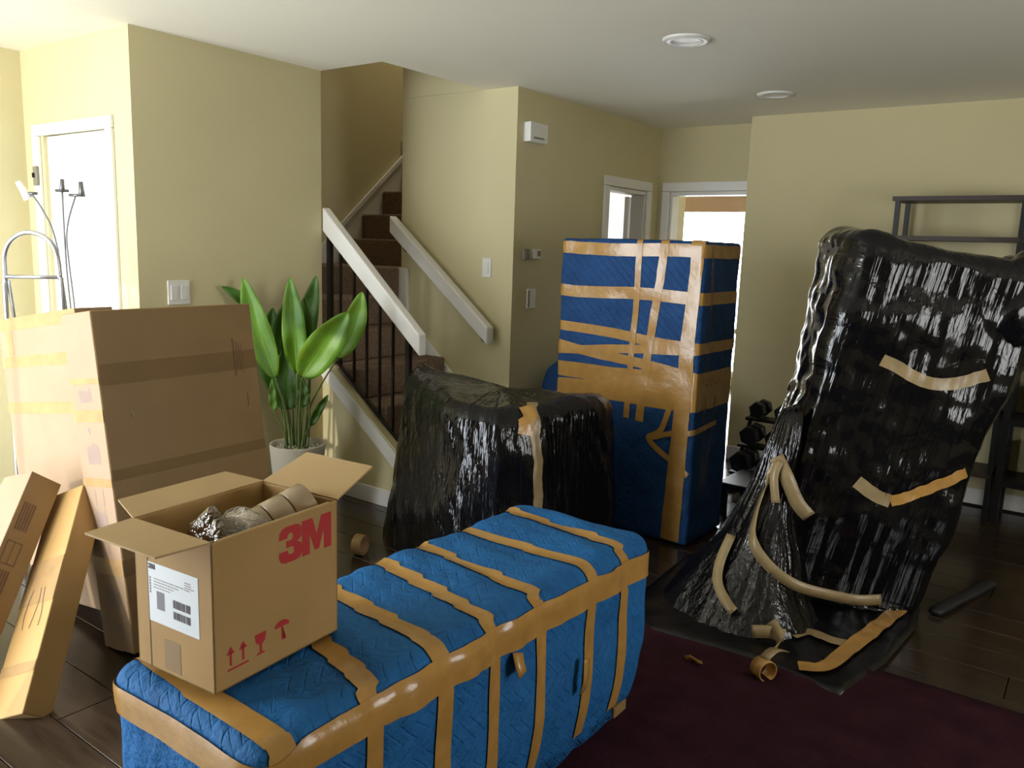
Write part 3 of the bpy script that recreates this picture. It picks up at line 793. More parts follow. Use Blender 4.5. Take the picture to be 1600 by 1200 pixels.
# broad side faces -dN : tape sheen bands, small tears, faint print
BS = oB; bs_n = -dN*math.cos(thb)+EZ*math.sin(thb)
bs_n = dY.cross(ub).normalized()
if bs_n.x < 0: bs_n = -bs_n
onbox(BS, dY, ub, bs_n, [(0, .955, Lb, 1.03), (0, .62, Lb, .66), (0, .28, Lb, .34)], M['tape_clear'], t, 'tape_strip', .0016)
onbox(BS, dY, ub, bs_n, [(.555, .93, .562, 1.08), (.570, .95, .574, 1.07), (.582, .95, .586, 1.06), (.594, .94, .597, 1.06), (.60, .80, .604, .86)], M['ink_red'], t, 'printed_marks', .0010)
tear = [(.098, .853), (.104, .861), (.112, .853), (.115, .842), (.109, .833), (.103, .838)]
flatprint('tear', tear, [tuple(range(6))], BS, dY, ub, bs_n, M['card_pale'], t, lift=.0019)
flatprint('tear', [(.600, .80), (.606, .81), (.610, .795), (.604, .785)], [(0, 1, 2, 3)], BS, dY, ub, bs_n, M['card_pale'], t, lift=.0019)
# thinner carton just behind it
o2 = oB+wb*(TB+.012)+dY*.12
t2, *_ = leaning('thin_carton', o2+Vector((0, 0, .0)), ub, wb, dY, 1.06, .055, .60, M['card'], 'thin brown carton edge peeking out behind the big flat carton beside the plant')
onbox(o2, wb, ub, -dY, [(.01, .1, .045, .12)], M['tape_card'], t2, 'tape_strip')
# pale carton
thp = .145
up_ = Vector((-math.sin(thp), 0, math.cos(thp))); wp = Vector((-math.cos(thp), 0, -math.sin(thp)))
WP = .66
oP = Vector((-2.865, 1.44, WP*math.sin(thp)))
HP = 1.262-WP*math.sin(thp)*.0
t, *_ = leaning('pale_carton', oP, up_, wp, Vector((0, 1, 0)), 1.14, WP, .14, M['card_pale'], 'wide pale sunlit carton with tan tape bands, left of the big brown one')
LFt = oP+wp*WP
onbox(LFt, -wp, up_, Vector((0, -1, 0)), [(0, .94, WP, .985), (0, .755, WP, .80), (0, 1.09, WP, 1.14), (.06, .99, .12, 1.09)], M['tape_card'], t, 'tape_strip')
# carton B: sunlit front
def axes(o, T_):
    o, T_ = Vector(o), Vector(T_); u = (T_-o); Hh = u.length; u.normalize()
    w = Vector((-1, 0, 0)); w = (w-u*w.dot(u)).normalized(); d = w.cross(u)
    if d.y < 0: d = -d
    return u, w, d, Hh
oC = Vector((-2.53, .98, .04)); u, w, d, Hh = axes(oC, (-2.91, 1.38, .60))
t, *_ = leaning('leaning_carton', oC, u, w, d, Hh, .165, .10, M['card'], 'slim leaning carton nearest the open carton, with a taped seam and scribbled lines')
fn = -d
rc = [(.0, .15, .135, .156)]
onbox(oC+w*.165, -w, u, fn, [(0, .13, .165, .165), (0, .36, .165, .52)], M['tape_card'], t, 'tape_strip', .0014)
sq = MB()
for k, x in enumerate((.035, .075, .105)):
    pts = [oC+w*(.150-x)+u*(.28+.045*j)+w*(.008*math.sin(j*1.3+k*2))+fn*.0022 for j in range(4)]
    sq.tube(catmull(pts, 4), .0009, 5)
sq.build('scribble', M['ink'], t)
# carton A: printed side
oA = Vector((-2.72, .80, .05)); u, w, d, Hh = axes(oA, (-3.00, 1.25, .66))
t, *_ = leaning('leaning_carton', oA, u, w, d, Hh, .16, .12, M['card_pale'], 'leaning carton at the far left with sunlit face and dark printed side')
sd = -w
rc = []
for z0, z1 in ((.10, .22), (.36, .46), (.60, .70)):
    for k in range(5): rc.append((.018+k*.010, z0, .024+k*.010, z1))
for z0, z1 in ((.24, .33), (.48, .56)):
    rc += [(.015, z0, .018, z1), (.067, z0, .070, z1), (.015, z0, .07, z0+.003), (.015, z1-.003, .07, z1), (.041, z0, .043, z1)]
flatprint('shaded_panel', *quads2d([(.002, .002, .118, Hh-.002)]), oA, d, u, sd, M['card_dark'], t, lift=.0006)  # dark sheet: shade on this side put into the colour
onbox(oA, d, u, sd, rc, M['ink_red'], t, 'printed_marks', .0013)
oG = oA+w*.20+Vector((0, -.05, 0)); 
t, *_ = leaning('leaning_carton', oG, u, w, d, Hh*.97, .20, .10, M['card_pale'], 'pale leaning carton cut by the left picture edge')
onbox(oG+w*.2, -w, u, -d, [(0, .5, .2, .55)], M['tape_card'], t, 'tape_strip')

# ------------------------------------------------------------------ plant
pl = thing('potted_plant', (-3.52, 2.83, 0), 'tall potted plant with big upright green leaves beside the stairs', 'plant')
pc = (-3.52, 2.83, 0)
MB().lathe(pc, [(.0, 0), (.105, 0), (.115, .01), (.15, .385), (.148, .395), (.138, .395), (.134, .36), (0, .36)], 40).build('pot', M['pot'], pl, True)
b = MB()
random.seed(11)
for i in range(150):
    a = random.uniform(0, 2*PI); r_ = .125*math.sqrt(random.random()); s = random.uniform(.008, .014)
    x, y_ = pc[0]+r_*math.cos(a), pc[1]+r_*math.sin(a); z = .366+random.uniform(0, .008)
    v = [(x+s, y_, z), (x-s, y_, z), (x, y_+s, z), (x, y_-s, z), (x, y_, z+s*.8), (x, y_, z-s*.8)]
    b.add(v, [(0, 2, 4), (2, 1, 4), (1, 3, 4), (3, 0, 4), (2, 0, 5), (1, 2, 5), (3, 1, 5), (0, 3, 5)])
o = b.build('pebbles', M['pebble'], pl, True); o['kind'] = 'stuff'
o = MB().box((pc[0]+.132, pc[1]-.055, .30), (pc[0]+.144, pc[1]-.045, .335)).build('pot_slot', M['blackm'], pl)
toCam = Vector((.78, -.62, 0)).normalized()
def leaf(pts, w, m, bend=.0, facing=None, stem=True):
    """pts: tip, mid, base, foot"""
    tip, mid, base, foot = [Vector(p) for p in pts]
    foot = Vector((pc[0]+(foot.x-pc[0])*.55, pc[1]+(foot.y-pc[1])*.55, .355))
    cen = catmull([base, mid, tip], 12); n = len(cen)
    F_ = facing or toCam; V = []; Fc = []
    NA = 6
    for i, p in enumerate(cen):
        t = i/(n-1); tg = (cen[min(i+1, n-1)]-cen[max(i-1, 0)]).normalized()
        s = F_.cross(tg).normalized(); nn = tg.cross(s).normalized()
        ww = w*(math.sin(PI*min(1, t**.85*.97+.02))**.85)*(1-.12*t)
        for k in range(NA+1):
            a = (k/NA-.5)*2
            V.append(p+s*a*ww/1.75+nn*(abs(a)*ww*.30+.006*math.sin(t*17+a*2)*abs(a)+bend*t*t*.05))
    for i in range(n-1):
        for k in range(NA):
            a = i*(NA+1)+k; Fc.append((a, a+1, a+NA+2, a+NA+1))
    o = obj('leaf', V, Fc, m, pl, True)
    md = o.modifiers.new('thick', 'SOLIDIFY'); md.thickness = .0016
    rb = MB().tube([c_+(-F_*0) + (cen[min(i+1, n-1)]-cen[max(i-1, 0)]).normalized().cross(F_.cross(cen[min(i+1, n-1)]-cen[max(i-1, 0)]).normalized())*(-.0005) for i, c_ in enumerate(cen)], [.0035*(1-.8*i/(n-1))+.0006 for i in range(n)], 6)
    rb.build('midrib', M['midrib'] if m is M['leaf'] else M['leaf_dark'], o, True)
    if stem:
        k = (base-foot)*.5; k2 = Vector((k.x*.55, k.y*.55, k.z))+foot
        MB().tube(catmull([foot, k2, base], 8), [.0068-.0028*i/16 for i in range(17)], 7).build('stalk', M['stalk'], pl, True)
LV = [
 ([(-3.664, 2.608, 1.291), (-3.609, 2.648, 1.04), (-3.537, 2.701, 0.771), (-3.495, 2.732, .36)], .085, 'leaf'),
 ([(-3.517, 2.79, 1.296), (-3.504, 2.8, 1.04), (-3.492, 2.809, 0.792), (-3.49, 2.81, .36)], .082, 'leaf'),
 ([(-3.50, 2.952, 1.305), (-3.535, 2.926, 1.1), (-3.554, 2.912, 0.906), (-3.599, 2.879, .34)], .070, 'leaf_dark'),
 ([(-3.21, 2.917, 1.131), (-3.307, 2.845, 0.969), (-3.409, 2.771, 0.779), (-3.42, 2.762, .386)], .115, 'leaf'),
 ([(-3.24, 3.043, 1.232), (-3.278, 3.015, 1.063), (-3.348, 2.964, 0.87), (-3.494, 2.857, .367)], .085, 'leaf'),
 ([(-3.60, 2.829, 1.166), (-3.606, 2.827, 0.957), (-3.60, 2.848, 0.711), (-3.602, 2.852, .349)], .105, 'leaf_dark'),
 ([(-3.72, 2.515, 1.246), (-3.675, 2.62, 1.17), (-3.64, 2.72, 1.0), (-3.62, 2.78, .35)], .045, 'leaf_dark'),
 ([(-3.587, 2.801, 0.911), (-3.581, 2.806, 0.719), (-3.574, 2.811, 0.577), (-3.57, 2.813, .351)], .105, 'leaf_dark'),
 ([(-3.567, 2.704, 0.76), (-3.566, 2.705, 0.663), (-3.561, 2.708, 0.586), (-3.544, 2.721, .383)], .028, 'leaf'),
 ([(-3.483, 2.84, 0.748), (-3.481, 2.842, 0.685), (-3.482, 2.841, 0.6), (-3.495, 2.831, .361)], .040, 'leaf_dark'),
 ([(-3.357, 2.908, 0.676), (-3.396, 2.879, 0.6), (-3.433, 2.852, 0.503), (-3.468, 2.827, .366)], .030, 'leaf_dark'),
 ([(-3.66, 2.787, 1.127), (-3.67, 2.77, 0.915), (-3.65, 2.78, 0.665), (-3.63, 2.80, .326)], .085, 'leaf_dark'),
 ([(-3.49, 2.86, 1.19), (-3.50, 2.865, 1.0), (-3.51, 2.87, 0.80), (-3.53, 2.88, .34)], .075, 'leaf_dark'),
]
for pts, w, mm in LV: leaf(pts, w*1.42, M[mm])
random.seed(4)
for i in range(9):
    a = random.uniform(0, 2*PI); r_ = random.uniform(.02, .08)
    f0_ = Vector((pc[0]+r_*math.cos(a), pc[1]+r_*math.sin(a), .355)); tp = f0_+Vector((random.uniform(-.05, .05), random.uniform(-.05, .05), random.uniform(.28, .5)))
    MB().tube(catmull([f0_, (f0_+tp)/2+Vector((.008, 0, 0)), tp], 5), .0048, 6).build('stalk', M['stalk'], pl, True)

# ------------------------------------------------------------------ floor lamp and step ladder behind the cartons
t = thing('floor_lamp', (-4.06, 1.92, 0), 'slim three-armed floor lamp in front of the white front door', 'lamp')
MB().lathe((-4.06, 1.92, 0), [(0, 0), (.13, 0), (.13, .012), (.03, .03), (.012, .05)], 28).build('base', M['steel'], t, True)
MB().tube([(-4.06, 1.92, .04), (-4.062, 1.92, 1.08)], .012, 10).build('pole', M['steel'], t, True)
arms = [[(-4.068, 1.915, 1.0), (-4.086, 1.902, 1.133), (-4.095, 1.895, 1.283), (-4.099, 1.893, 1.365), (-4.119, 1.877, 1.503), (-4.158, 1.849, 1.606), (-4.194, 1.823, 1.67)],
        [(-4.062, 1.92, 1.0), (-4.067, 1.916, 1.134), (-4.074, 1.911, 1.321), (-4.075, 1.91, 1.496), (-4.074, 1.911, 1.687)],
        [(-4.056, 1.924, 1.0), (-4.052, 1.927, 1.138), (-4.063, 1.919, 1.336), (-4.067, 1.916, 1.469), (-4.053, 1.926, 1.563), (-4.023, 1.948, 1.668)]]
heads = [((-4.24, 1.789, 1.721), (-4.205, 1.815, 1.645), .018, 'lampglass'), ((-4.071, 1.913, 1.74), (-4.074, 1.911, 1.68), .012, 'grey_steel'), ((-4.001, 1.964, 1.731), (-3.999, 1.966, 1.662), .013, 'grey_steel')]
for k, (a, hd) in enumerate(zip(arms, heads)):
    MB().tube(catmull(a, 6), .0045, 8).build('arm', M['grey_steel'], t, True)
    o = MB().tube([hd[0], (Vector(hd[0])+Vector(hd[1]))/2, hd[1]], [hd[2]*.75, hd[2]*.85, hd[2]*1.25], 14).build('lamp_head', M[hd[3]], t, True)
    q = Vector(a[-1]); MB().tube([q-R0*.03, q+R0*.03], .007, 8).build('socket', M['grey_steel'], o, True)
t = thing('step_ladder', (-3.78, 1.63, 0), 'silver tubular step ladder with arched top behind the pale carton', 'ladder')
arch = [(-3.882, 1.556, .0), (-3.882, 1.556, 1.136), (-3.877, 1.559, 1.296), (-3.875, 1.561, 1.387), (-3.854, 1.576, 1.444), (-3.818, 1.602, 1.478), (-3.783, 1.628, 1.488), (-3.741, 1.659, 1.476), (-3.709, 1.682, 1.445), (-3.692, 1.695, 1.39), (-3.686, 1.699, 1.293), (-3.682, 1.702, 1.182), (-3.680, 1.702, 0)]
sh = Vector((-.0, .0, 0))
MB().tube(catmull(arch, 6), .0105, 10).build('frame', M['steel'], t, True)
MB().tube([(-3.877, 1.559, 1.296), (-3.686, 1.699, 1.300)], .009, 10).build('crossbar', M['steel'], t, True)
for z in (.25, .5, .75, 1.0):
    MB().obox((-3.882, 1.556, z), (.2, .146, 0), (-.07, .09, 0), (0, 0, .025)).build('step', M['steel'], t, bevel=.004)
for dx in ((-3.875, 1.570), (-3.69, 1.708)):
    MB().tube([(dx[0], dx[1], 1.28), (dx[0]-.012, dx[1]+.016, 1.15), (dx[0]-.03, dx[1]+.04, .9), (dx[0]-.10, dx[1]+.14, .0)], .008, 8).build('rear_leg', M['steel'], t, True)

# ------------------------------------------------------------------ tall blue bundle
UB0, UB1 = Vector((-2.46, 3.76, 0)), Vector((-1.62, 4.22, 1.555))
cUB = (UB0+UB1)/2
zt = (1.52, 1.27, 1.02, .93, .80)
def dUB(q, d):
    w = q+cUB
    return .006*noise.noise(w*4)+.004*noise.noise(w*11)-.004
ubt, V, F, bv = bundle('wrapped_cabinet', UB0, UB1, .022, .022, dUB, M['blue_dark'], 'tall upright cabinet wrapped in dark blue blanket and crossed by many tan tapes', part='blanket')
for z, s, w_ in ((1.50, -.0, .065), (1.275, .005, .062), (1.055, .0, .052), (.985, 0, .045), (.93, .03, .05), (.86, 0, .06), (.82, -.01, .06), (.775, .0, .06), (.735, .01, .06)):
    k = {1.055: -.06, .985: .07, .93: -.10, .86: .02, .82: -.02, .775: .03, .735: 0}.get(z, .0)
    loopXY(bv, z, UB0, UB1, ubt, M['tape'], w_, lambda p, k=k, s=s: k*((p.x-UB0.x)/.84-.5)+.004*math.sin(p.x*9+z*20), .0012+.0006*(int(z*100) % 3))
def frontline(bv, pts, w, parent, m, off=.002, nm='tape_band'):
    return ribbon(nm, catmull([Vector(p) for p in pts], 12), w, bv, off, m, parent, .018)
yf = UB0.y-.03
frontline(bv, [(-1.985, UB0.y+.1, 1.60), (-1.985, yf, 1.56), (-1.985, yf, 1.3), (-1.995, yf, 1.0), (-2.01, yf, .62)], .034, ubt, M['tape'], .0035)
frontline(bv, [(-1.84, UB0.y+.1, 1.60), (-1.845, yf, 1.56), (-1.865, yf, 1.3), (-1.90, yf, 1.0), (-1.93, yf, .62)], .046, ubt, M['tape'], .0038)
frontline(bv, [(-1.675, UB0.y+.1, 1.60), (-1.675, yf, 1.56), (-1.68, yf, 1.3), (-1.70, yf, 1.0), (-1.72, yf, .5), (-1.74, yf, .02)], .055, ubt, M['tape'], .0036)
frontline(bv, [(-1.655, UB0.y+.1, 1.60), (-1.655, yf, 1.56), (-1.665, yf, 1.3), (-1.675, yf, 1.0), (-1.68, yf, .5), (-1.69, yf, .02)], .050, ubt, M['tape'], .0046)
frontline(bv, [(-1.74, yf, .80), (-1.80, yf, .60), (-1.87, yf, .54), (-1.78, yf, .47), (-1.70, yf, .42), (-1.64, yf, .38)], .03, ubt, M['tape'], .0042)
frontline(bv, [(-1.87, yf, .54), (-1.75, yf, .58), (-1.64, yf, .60), (-1.60, yf+.3, .62)], .028, ubt, M['tape'], .0042)
xr = UB1.x+.03
frontline(bv, [(xr, 3.85, 1.53), (xr, 3.87, 1.0), (xr, 3.90, .3)], .03, ubt, M['tape_clear'], .002)
frontline(bv, [(xr, 4.0, .85), (xr, 3.98, .6), (xr, 3.93, .25)], .03, ubt, M['tape_clear'], .002)
# slumped blue bundle behind it
def dS(q, d): return .035*noise.noise((q)*3.2)+.012*noise.noise(q*11)
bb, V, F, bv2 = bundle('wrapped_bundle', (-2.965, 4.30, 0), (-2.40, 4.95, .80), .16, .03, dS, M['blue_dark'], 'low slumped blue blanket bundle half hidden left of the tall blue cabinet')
loopXY(bv2, .55, Vector((-2.99, 4.28, 0)), Vector((-2.38, 4.97, .8)), bb, M['tape'], .05)

# ------------------------------------------------------------------ low black wrapped armchair
def chaikin(P, n=2):
    for _ in range(n):
        Q = []
        for i in range(len(P)):
            a, b_ = P[i], P[(i+1) % len(P)]; Q += [a*.78+b_*.22, a*.22+b_*.78]
        P = Q
    return P
def drape(bot, top, rows, capfn, disp, nres=190, round_=.05):
    """closed wrap from a floor outline to a top outline, closed by a cap"""
    bot = chaikin([Vector(p) for p in bot]); top = chaikin([Vector(p) for p in top])
    per = [(bot[(i+1) % len(bot)]-bot[i]).length+(top[(i+1) % len(top)]-top[i]).length for i in range(len(bot))]
    cum = [0]
    for p in per: cum.append(cum[-1]+p)
    def samp(P, s):
        for i in range(len(per)):
            if s <= cum[i+1]: t_ = (s-cum[i])/per[i]; return P[i]*(1-t_)+P[(i+1) % len(P)]*t_
        return P[0]
    B = [samp(bot, cum[-1]*k/nres) for k in range(nres)]; T_ = [samp(top, cum[-1]*k/nres) for k in range(nres)]
    cen = sum(T_, Vector())/nres; V = []; F = []
    for j in range(rows+1):
        v = j/rows
        for k in range(nres):
            p = B[k]*(1-v)+T_[k]*v
            n_ = (B[(k+1) % nres]-B[k-1]).normalized(); n_ = Vector((n_.y, -n_.x, 0))
            if n_.dot(p-cen) < 0: n_ = -n_
            e = max(0, (v-.93)/.07); p = p-n_*(round_*e*e)
            V.append(p+n_*disp(p, k/nres, v))
    CR = 12
    for j in range(1, CR+1):
        s = 1-j/CR
        for k in range(nres):
            b0 = V[rows*nres+k]
            p = cen+(b0-cen)*s if j < CR else Vector(cen)
            p = Vector((p.x, p.y, b0.z*s+(1-s)*cen.z))
            p.z += capfn(p, s)
            V.append(p)
    R_ = rows+CR
    for j in range(R_):
        for k in range(nres):
            a = j*nres+k; b_ = j*nres+(k+1) % nres; F.append((a, b_, b_+nres, a+nres))
    return V, F
def dA(p, u, v):
    pl_ = noise.noise(Vector((u*150+v*6, v*2.0, 1)))
    dg_ = noise.noise(Vector((u*70+v*11, v*1.5, 4)))
    return .008*pl_*(.4+.6*v)+.012*dg_+.020*noise.noise(p*4)+.022*math.sin(v*PI)*0.5
def capA(p, s):
    return .020*noise.noise(p*5)+.010*noise.noise(p*15)+.015*(1-s)
bot = [(-2.02, 2.50, .0), (-1.74, 3.46, .0), (-2.45, 3.66, 0), (-2.66, 3.20, 0), (-2.965, 3.10, 0), (-2.955, 2.86, 0)]
top = [(-2.09, 2.56, .79), (-1.78, 3.42, .83), (-2.42, 3.58, .72), (-2.66, 3.20, .82), (-2.86, 3.10, .90), (-2.83, 2.95, .87)]
V, F = drape(bot, top, 26, capA, dA)
t = thing('wrapped_armchair', (-2.35, 3.05, 0), 'low bulky armchair wrapped in shiny black film with a single tan tape strip', 'wrapped furniture')
ach = t
obj('film_wrap', V, F, M['film_v'], t, True)
bv3 = bvh_of(V, F)
frontline(bv3, [(-2.05, 2.95, .86), (-1.97, 2.86, .80), (-1.93, 2.85, .6), (-1.92, 2.85, .3), (-1.92, 2.85, .05)], .05, t, M['tape_pale'], .004, 'tape_strip')
frontline(bv3, [(-2.03, 2.86, .86), (-1.96, 2.82, .80), (-1.97, 2.80, .70)], .07, t, M['tape'], .007, 'tape_strip')

# ------------------------------------------------------------------ big black wrapped sofa standing on end
hS = Vector((.375, .30, .775))
tilt = math.radians(12.5); yawS = math.radians(28)
RS = Matrix.Rotation(yawS, 3, 'Z') @ Matrix.Rotation(tilt, 3, 'Y')
cS = Vector((-.80, 3.85, .79))
def dBS(q, d):
    front = max(0, -d.y); left = max(0, -d.x)
    pleat = .012*noise.noise(Vector((q.x*34+q.z*1.5, 0, q.z*1.2)))*front
    pill = .012*noise.noise(Vector((q.y*3, q.z*16, 2)))*left
    return pleat+pill+.03*noise.noise(q*2.2+Vector((5, 0, 0)))+.014*noise.noise(q*6)+.006*noise.noise(q*16)
V, F = softbox(hS, .09, .016, dBS)
V = [Vector((v.x*(1+.10*(v.z/hS.z)), v.y*(1-.04*v.z/hS.z), v.z-(.10 if v.z < -.55 else 0)*min(1, (-.55-v.z)/.15)) if v.z < -.55 else (v.x*(1+.10*(v.z/hS.z)), v.y*(1-.04*v.z/hS.z), v.z)) for v in V]
V = [cS+RS @ v for v in V]
V = [Vector((v.x, v.y, max(v.z, .025))) for v in V]
t = thing('wrapped_sofa', (-.85, 3.8, 0), 'huge sofa stood on end in glossy black film, leaning to the right, loose tapes hanging', 'wrapped furniture')
bs_t = t
so_ = obj('film_wrap', [Vector(t.location)+RS.inverted() @ (v-cS) for v in V], F, M['film_v'], t, True)
so_.location = cS-Vector(t.location); so_.rotation_euler = RS.to_euler()
so_.data.materials.append(M['film_side'])
for p in so_.data.polygons:
    if p.normal.x < -.6: p.material_index = 1
bvS = bvh_of(V, F)
# ear of film at the upper right
def dE(q, d): return .06*noise.noise(q*5)+.02*noise.noise(q*13)+.008*noise.noise(q*34)
V, F = softbox((.16, .15, .19), .13, .018, dE)
RE = Matrix.Rotation(yawS, 3, 'Z') @ Matrix.Rotation(math.radians(35), 3, 'Y')
V = [Vector((-.33, 3.92, 1.335))+RE @ v for v in V]
obj('film_corner', V, F, M['film_c'], t, True)
# smaller black bundle in front, left
def dM(p, u, v): return .012*noise.noise(Vector((u*60, v*3, 5)))+.02*noise.noise(p*5)
bot = [(-1.50, 3.10, .012), (-1.10, 2.93, .012), (-.86, 3.00, .012), (-.80, 3.35, .012), (-1.10, 3.70, .012), (-1.42, 3.60, .012)]
top = [(-1.10, 3.40, .84), (-1.04, 3.36, .87), (-.99, 3.38, .87), (-.99, 3.43, .88), (-1.03, 3.46, .88), (-1.09, 3.45, .86)]
def shrinkdisp(p, u, v): return dM(p, u, v)-.07*math.sin(v*PI)
V, F = drape(bot, top, 30, lambda p, s: .01*noise.noise(p*9), shrinkdisp, 120, .01)
t = thing('black_film_bundle', (-1.15, 3.35, .01), 'peaked heap of loose black film leaning against the left of the big black sofa', 'wrapped bundle')
obj('film_wrap', V, F, M['film_v'], t, True)
bvM = bvh_of(V, F); mnd = t
# film on the floor
outline = [(-1.56, 3.60), (-1.52, 2.96), (-1.34, 2.79), (-.92, 2.83), (-.72, 2.80), (-.60, 2.76), (-.53, 3.1), (-.50, 3.52), (-.55, 3.95), (-1.2, 4.1), (-1.50, 3.95)]
O_ = resample([Vector((x, y_, 0)) for x, y_ in outline]+[Vector((*outline[0], 0))], .05)[:-1]
c_ = sum(O_, Vector())/len(O_); V = []; F = []; NR = 16
for j in range(NR+1):
    s = 1-j/NR
    for p in O_:
        q = c_+(p-c_)*(s if j < NR else .001)
        q.z = .012+(0 if j == 0 else .016*abs(noise.noise(q*7))+.010*abs(noise.noise(q*18))); V.append(q)
n = len(O_)
for j in range(NR):
    for k in range(n):
        a = j*n+k; b_ = j*n+(k+1) % n; F.append((a, b_, b_+n, a+n))
V = [v+Vector((0, 0, .003)) for v in V]
o = obj('film_sheet', V, F, M['film_floor'], None, True); tag(o, 'black plastic sheet spread on the floor under the big black sofa', 'plastic sheet')
md = o.modifiers.new('thick', 'SOLIDIFY'); md.thickness = .001; md.offset = 0
bvF = bvh_of(V, F)

# loose and stuck tapes on the black wraps
def stuck(pts, w, bv, par, off=.005, m=None): return ribbon('tape_strip', catmull([Vector(p) for p in pts], 10), w, bv, off, m or M['tape_pale'], par, .015)
stuck([(-.741, 3.541, 1.089), (-.691, 3.567, 1.066), (-.62, 3.592, 1.025), (-.554, 3.629, 1.003), (-.471, 3.686, 1.012), (-.38, 3.736, 1.051)], .05, bvS, bs_t)
stuck([(-.784, 3.513, .577), (-.72, 3.552, .526), (-.661, 3.575, .503)], .055, bvS, bs_t)
stuck([(-.661, 3.575, .503), (-.577, 3.626, .545), (-.44, 3.745, .642)], .045, bvS, bs_t, .007, M['tape'])
loose('tape_strip', [(-1.052, 3.29, .675), (-1.00, 3.28, .60), (-.955, 3.30, .50), (-.91, 3.33, .44)], .058, M['tape_pale'], bs_t, (.9, .3, .55))
loose('tape_strip', [(-1.035, 3.285, .665), (-1.045, 3.26, .60), (-1.025, 3.25, .49)], .035, M['tape_pale'], bs_t, (1, 0, 0))
loose('tape_strip', [(-1.041, 3.285, .653), (-1.082, 3.25, .519), (-1.085, 3.18, .41), (-1.059, 3.13, .34), (-.985, 3.13, .262), (-.89, 3.16, .205), (-.79, 3.25, .165), (-.70, 3.36, .13), (-.62, 3.42, .135)], .045, M['tape_pale'], bs_t, (.3, .2, 1))
loose('tape_strip', [(-1.18, 3.195, .335), (-1.188, 3.11, .24), (-1.167, 3.05, .17), (-1.102, 3.0, .12), (-1.066, 2.985, .10)], .04, M['tape_pale'], mnd, (1, .3, .3))
stuck([(-.77, 2.86, .02), (-.689, 2.919, .02), (-.655, 3.136, .02), (-.609, 3.447, .023), (-.564, 3.778, .02)], .065, bvF, o, .012, M['tape'])
stuck([(-.87, 3.077, .03), (-.826, 3.161, .02), (-.73, 3.148, .021), (-.66, 3.152, .022)], .06, bvF, o, .010)
loose('tape_strip', [(-.985, 2.97, .05), (-.93, 2.985, .06), (-.873, 3.02, .05)], .05, M['tape_pale'], o, (.3, .3, 1))
loose('tape_strip', [(-.925, 3.00, .10), (-.895, 2.99, .07), (-.874, 2.97, .04), (-.877, 2.87, .03)], .045, M['tape_pale'], o, (.3, .3, 1))

# ------------------------------------------------------------------ steel shelf
t = thing('shelf_unit', (-.82, 5.45, 0), 'tall open shelf unit of thin dark metal against the right wall', 'shelf')
sx0, sx1, sy0, sy1 = -1.13, -.48, 5.38, 5.66
for x in (sx0, sx1):
    for y_ in (sy0, sy1):
        box('post', (x-.013, y_-.013, 0), (x+.013, y_+.013, 1.85), M['blackm'], t)
for z in (1.84, 1.61, 1.30, .95, .60, .25):
    MB().box((sx0-.03 if z > 1.8 else sx0, sy0-.015, z), (sx1+.03 if z > 1.8 else sx1, sy1+.015, z+.025)).build('shelf_board', M['shelfw'], t)
t = thing('shelf_unit', (-.1, 5.45, 0), 'lower dark metal rack at the right picture edge, beside the tall shelf', 'shelf')
for x in (-.43, .35):
    for y_ in (5.38, 5.66):
        box('post', (x-.018, y_-.018, 0), (x+.018, y_+.018, 1.25), M['blackm'], t)
for z in (1.22, .90, .58, .22):
    box('shelf_board', (-.43, 5.36, z), (.35, 5.68, z+.035), M['blackm'], t)
for (x, z, w_, h_), lab_ in (((-.33, .617, .26, .18), 'small brown carton on the middle tier of the low rack'), ((-.31, .257, .28, .22), 'small brown carton on the bottom tier of the low rack')):
    t = thing('small_carton', (x+w_/2, 5.5, z), lab_, 'box')
    box('carton_body', (x, 5.40, z), (x+w_, 5.62, z+h_), M['card_dark'], t, .003)
    box('tape_strip', (x, 5.50, z+h_), (x+w_, 5.54, z+h_+.001), M['tape_card'], t)

# ------------------------------------------------------------------ dumbbell rack by the hall corner, low bench
t = thing('dumbbell_rack', (-1.55, 5.15, 0), 'black stepped dumbbell rack standing at the hall corner', 'rack')
for x in (-1.86, -1.25):
    MB().tube([(x, 4.98, .02), (x, 5.05, .16), (x, 5.25, .46), (x, 5.30, .50)], .014, 8).build('side_frame', M['blackm'], t)
    box('foot', (x-.03, 4.93, 0), (x+.03, 5.35, .03), M['blackm'], t)
tiers = [(5.00, .10), (5.11, .26), (5.22, .42)]
for y_, z in tiers:
    box('shelf', (-1.88, y_-.05, z), (-1.23, y_+.07, z+.02), M['blackm'], t, .003)
def dumbbell(c, r, L, label):
    c = Vector(c); t = thing('dumbbell', c, label, 'dumbbell', 'dumbbells on the black rack')
    ax = Vector((0, 1, 0))
    MB().tube([c-ax*L*.25, c+ax*L*.25], .013, 10).build('handle', M['steel'], t, True)
    for s in (-1, 1):
        MB().tube([c+ax*s*L*.22, c+ax*s*L*.26, c+ax*s*L*.47, c+ax*s*L*.5], [r*.8, r, r, r*.8], 6).build('head', M['rubber'], t)
for k, (y_, z) in enumerate(tiers):
    r = (.072, .064, .056)[k]
    for j in range(4):
        dumbbell((-1.80+.165*j, y_+.01, z+.022+r), r, .20-.02*k, 'black hex dumbbell, %s on the %s tier of the stepped rack' % (('leftmost', 'second from left', 'third from left', 'rightmost')[j], ('bottom', 'middle', 'top')[k]))
t = thing('low_bench', (-1.35, 4.62, 0), 'low black bench frame on the bright floor before the dumbbell rack', 'bench')
box('seat', (-1.74, 4.42, .15), (-1.05, 4.80, .19), M['blackm'], t, .006)
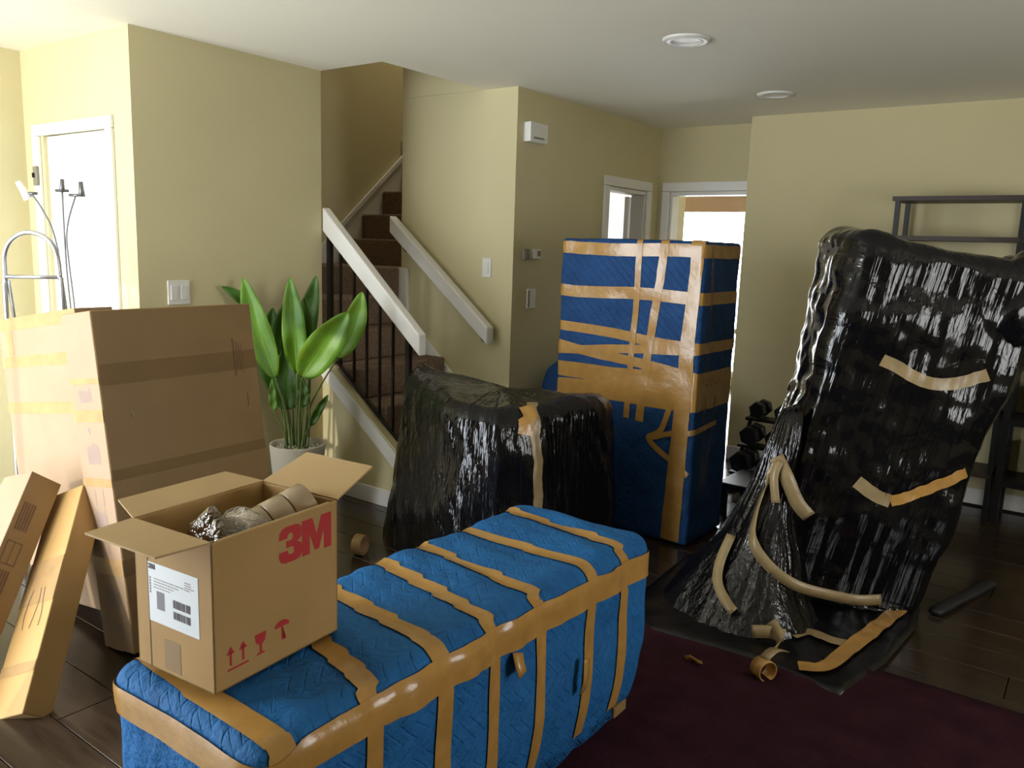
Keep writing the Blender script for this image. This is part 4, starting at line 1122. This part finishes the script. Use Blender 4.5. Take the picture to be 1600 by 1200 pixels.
for x in (-1.72, -1.09):
    for y_ in (4.44, 4.75):
        box('leg', (x, y_, 0), (x+.03, y_+.03, .15), M['blackm'], t)
# black chair in the far room
t = thing('dining_chair', (-2.62, 7.0, 0), 'black chair seen past the hall corner in the bright far room', 'chair')
V, F = softbox((.22, .025, .30), .024, .05, lambda q, d: 0)
obj('backrest', [Vector((-2.46, 7.0, .78))+Vector((v.x, v.y+(v.z)*.15, v.z)) for v in V], F, M['chairf'], t, True)
box('seat', (-2.68, 7.02, .42), (-2.24, 7.46, .48), M['chairf'], t, .015)
for x in (-2.67, -2.28):
    for y_ in (7.04, 7.42): box('leg', (x, y_, 0), (x+.03, y_+.03, .42), M['blackm'], t)

# ------------------------------------------------------------------ small things on the floor
t = tape_roll((-2.80, 2.62, .026+.0), (1, .3, 0), .05, .05, 'brown tape roll standing on the wood floor by the black armchair', m=M['card_dark'])
t.location.z = .05
t = thing('tape_roll', (-.85, 2.72, .045), 'empty tan tape core standing at the edge of the black sheet on the rug', 'tape roll')
MB().lathe((-.85, 2.72, .047), [(.034, -.026), (.038, -.026), (.038, .026), (.034, .026), (.034, -.026)], 28, (.8, -.5, 0)).build('core', M['tape'], t, True)
loose('tape_end', [(-.85, 2.72, .088), (-.83, 2.76, .11), (-.80, 2.80, .10)], .035, M['tape_pale'], t, (1, 0, 0))
o = loose('tape_scrap', [(-1.115, 2.66, .012), (-1.09, 2.65, .035), (-1.07, 2.66, .015), (-1.06, 2.63, .04), (-1.09, 2.62, .05)], .03, M['tape'], None, (0, 0, 1), .008, 3)
tag(o, 'small crumpled tan tape scrap on the plum rug', 'tape scrap')
V, F = softbox((.17, .028, .014), .012, .03, lambda q, d: .003*noise.noise(q*12))
dr = Vector((.27, .96, 0)).normalized(); sdv = Vector((-dr.y, dr.x, 0))
o = obj('black_strap', [Vector((-.39, 4.0, .018))+dr*(v.x*1.7)+sdv*v.y+EZ*v.z for v in V], F, M['chairf'], None, True)
tag(o, 'flat black strap lying on the floor right of the big black sofa', 'strap')
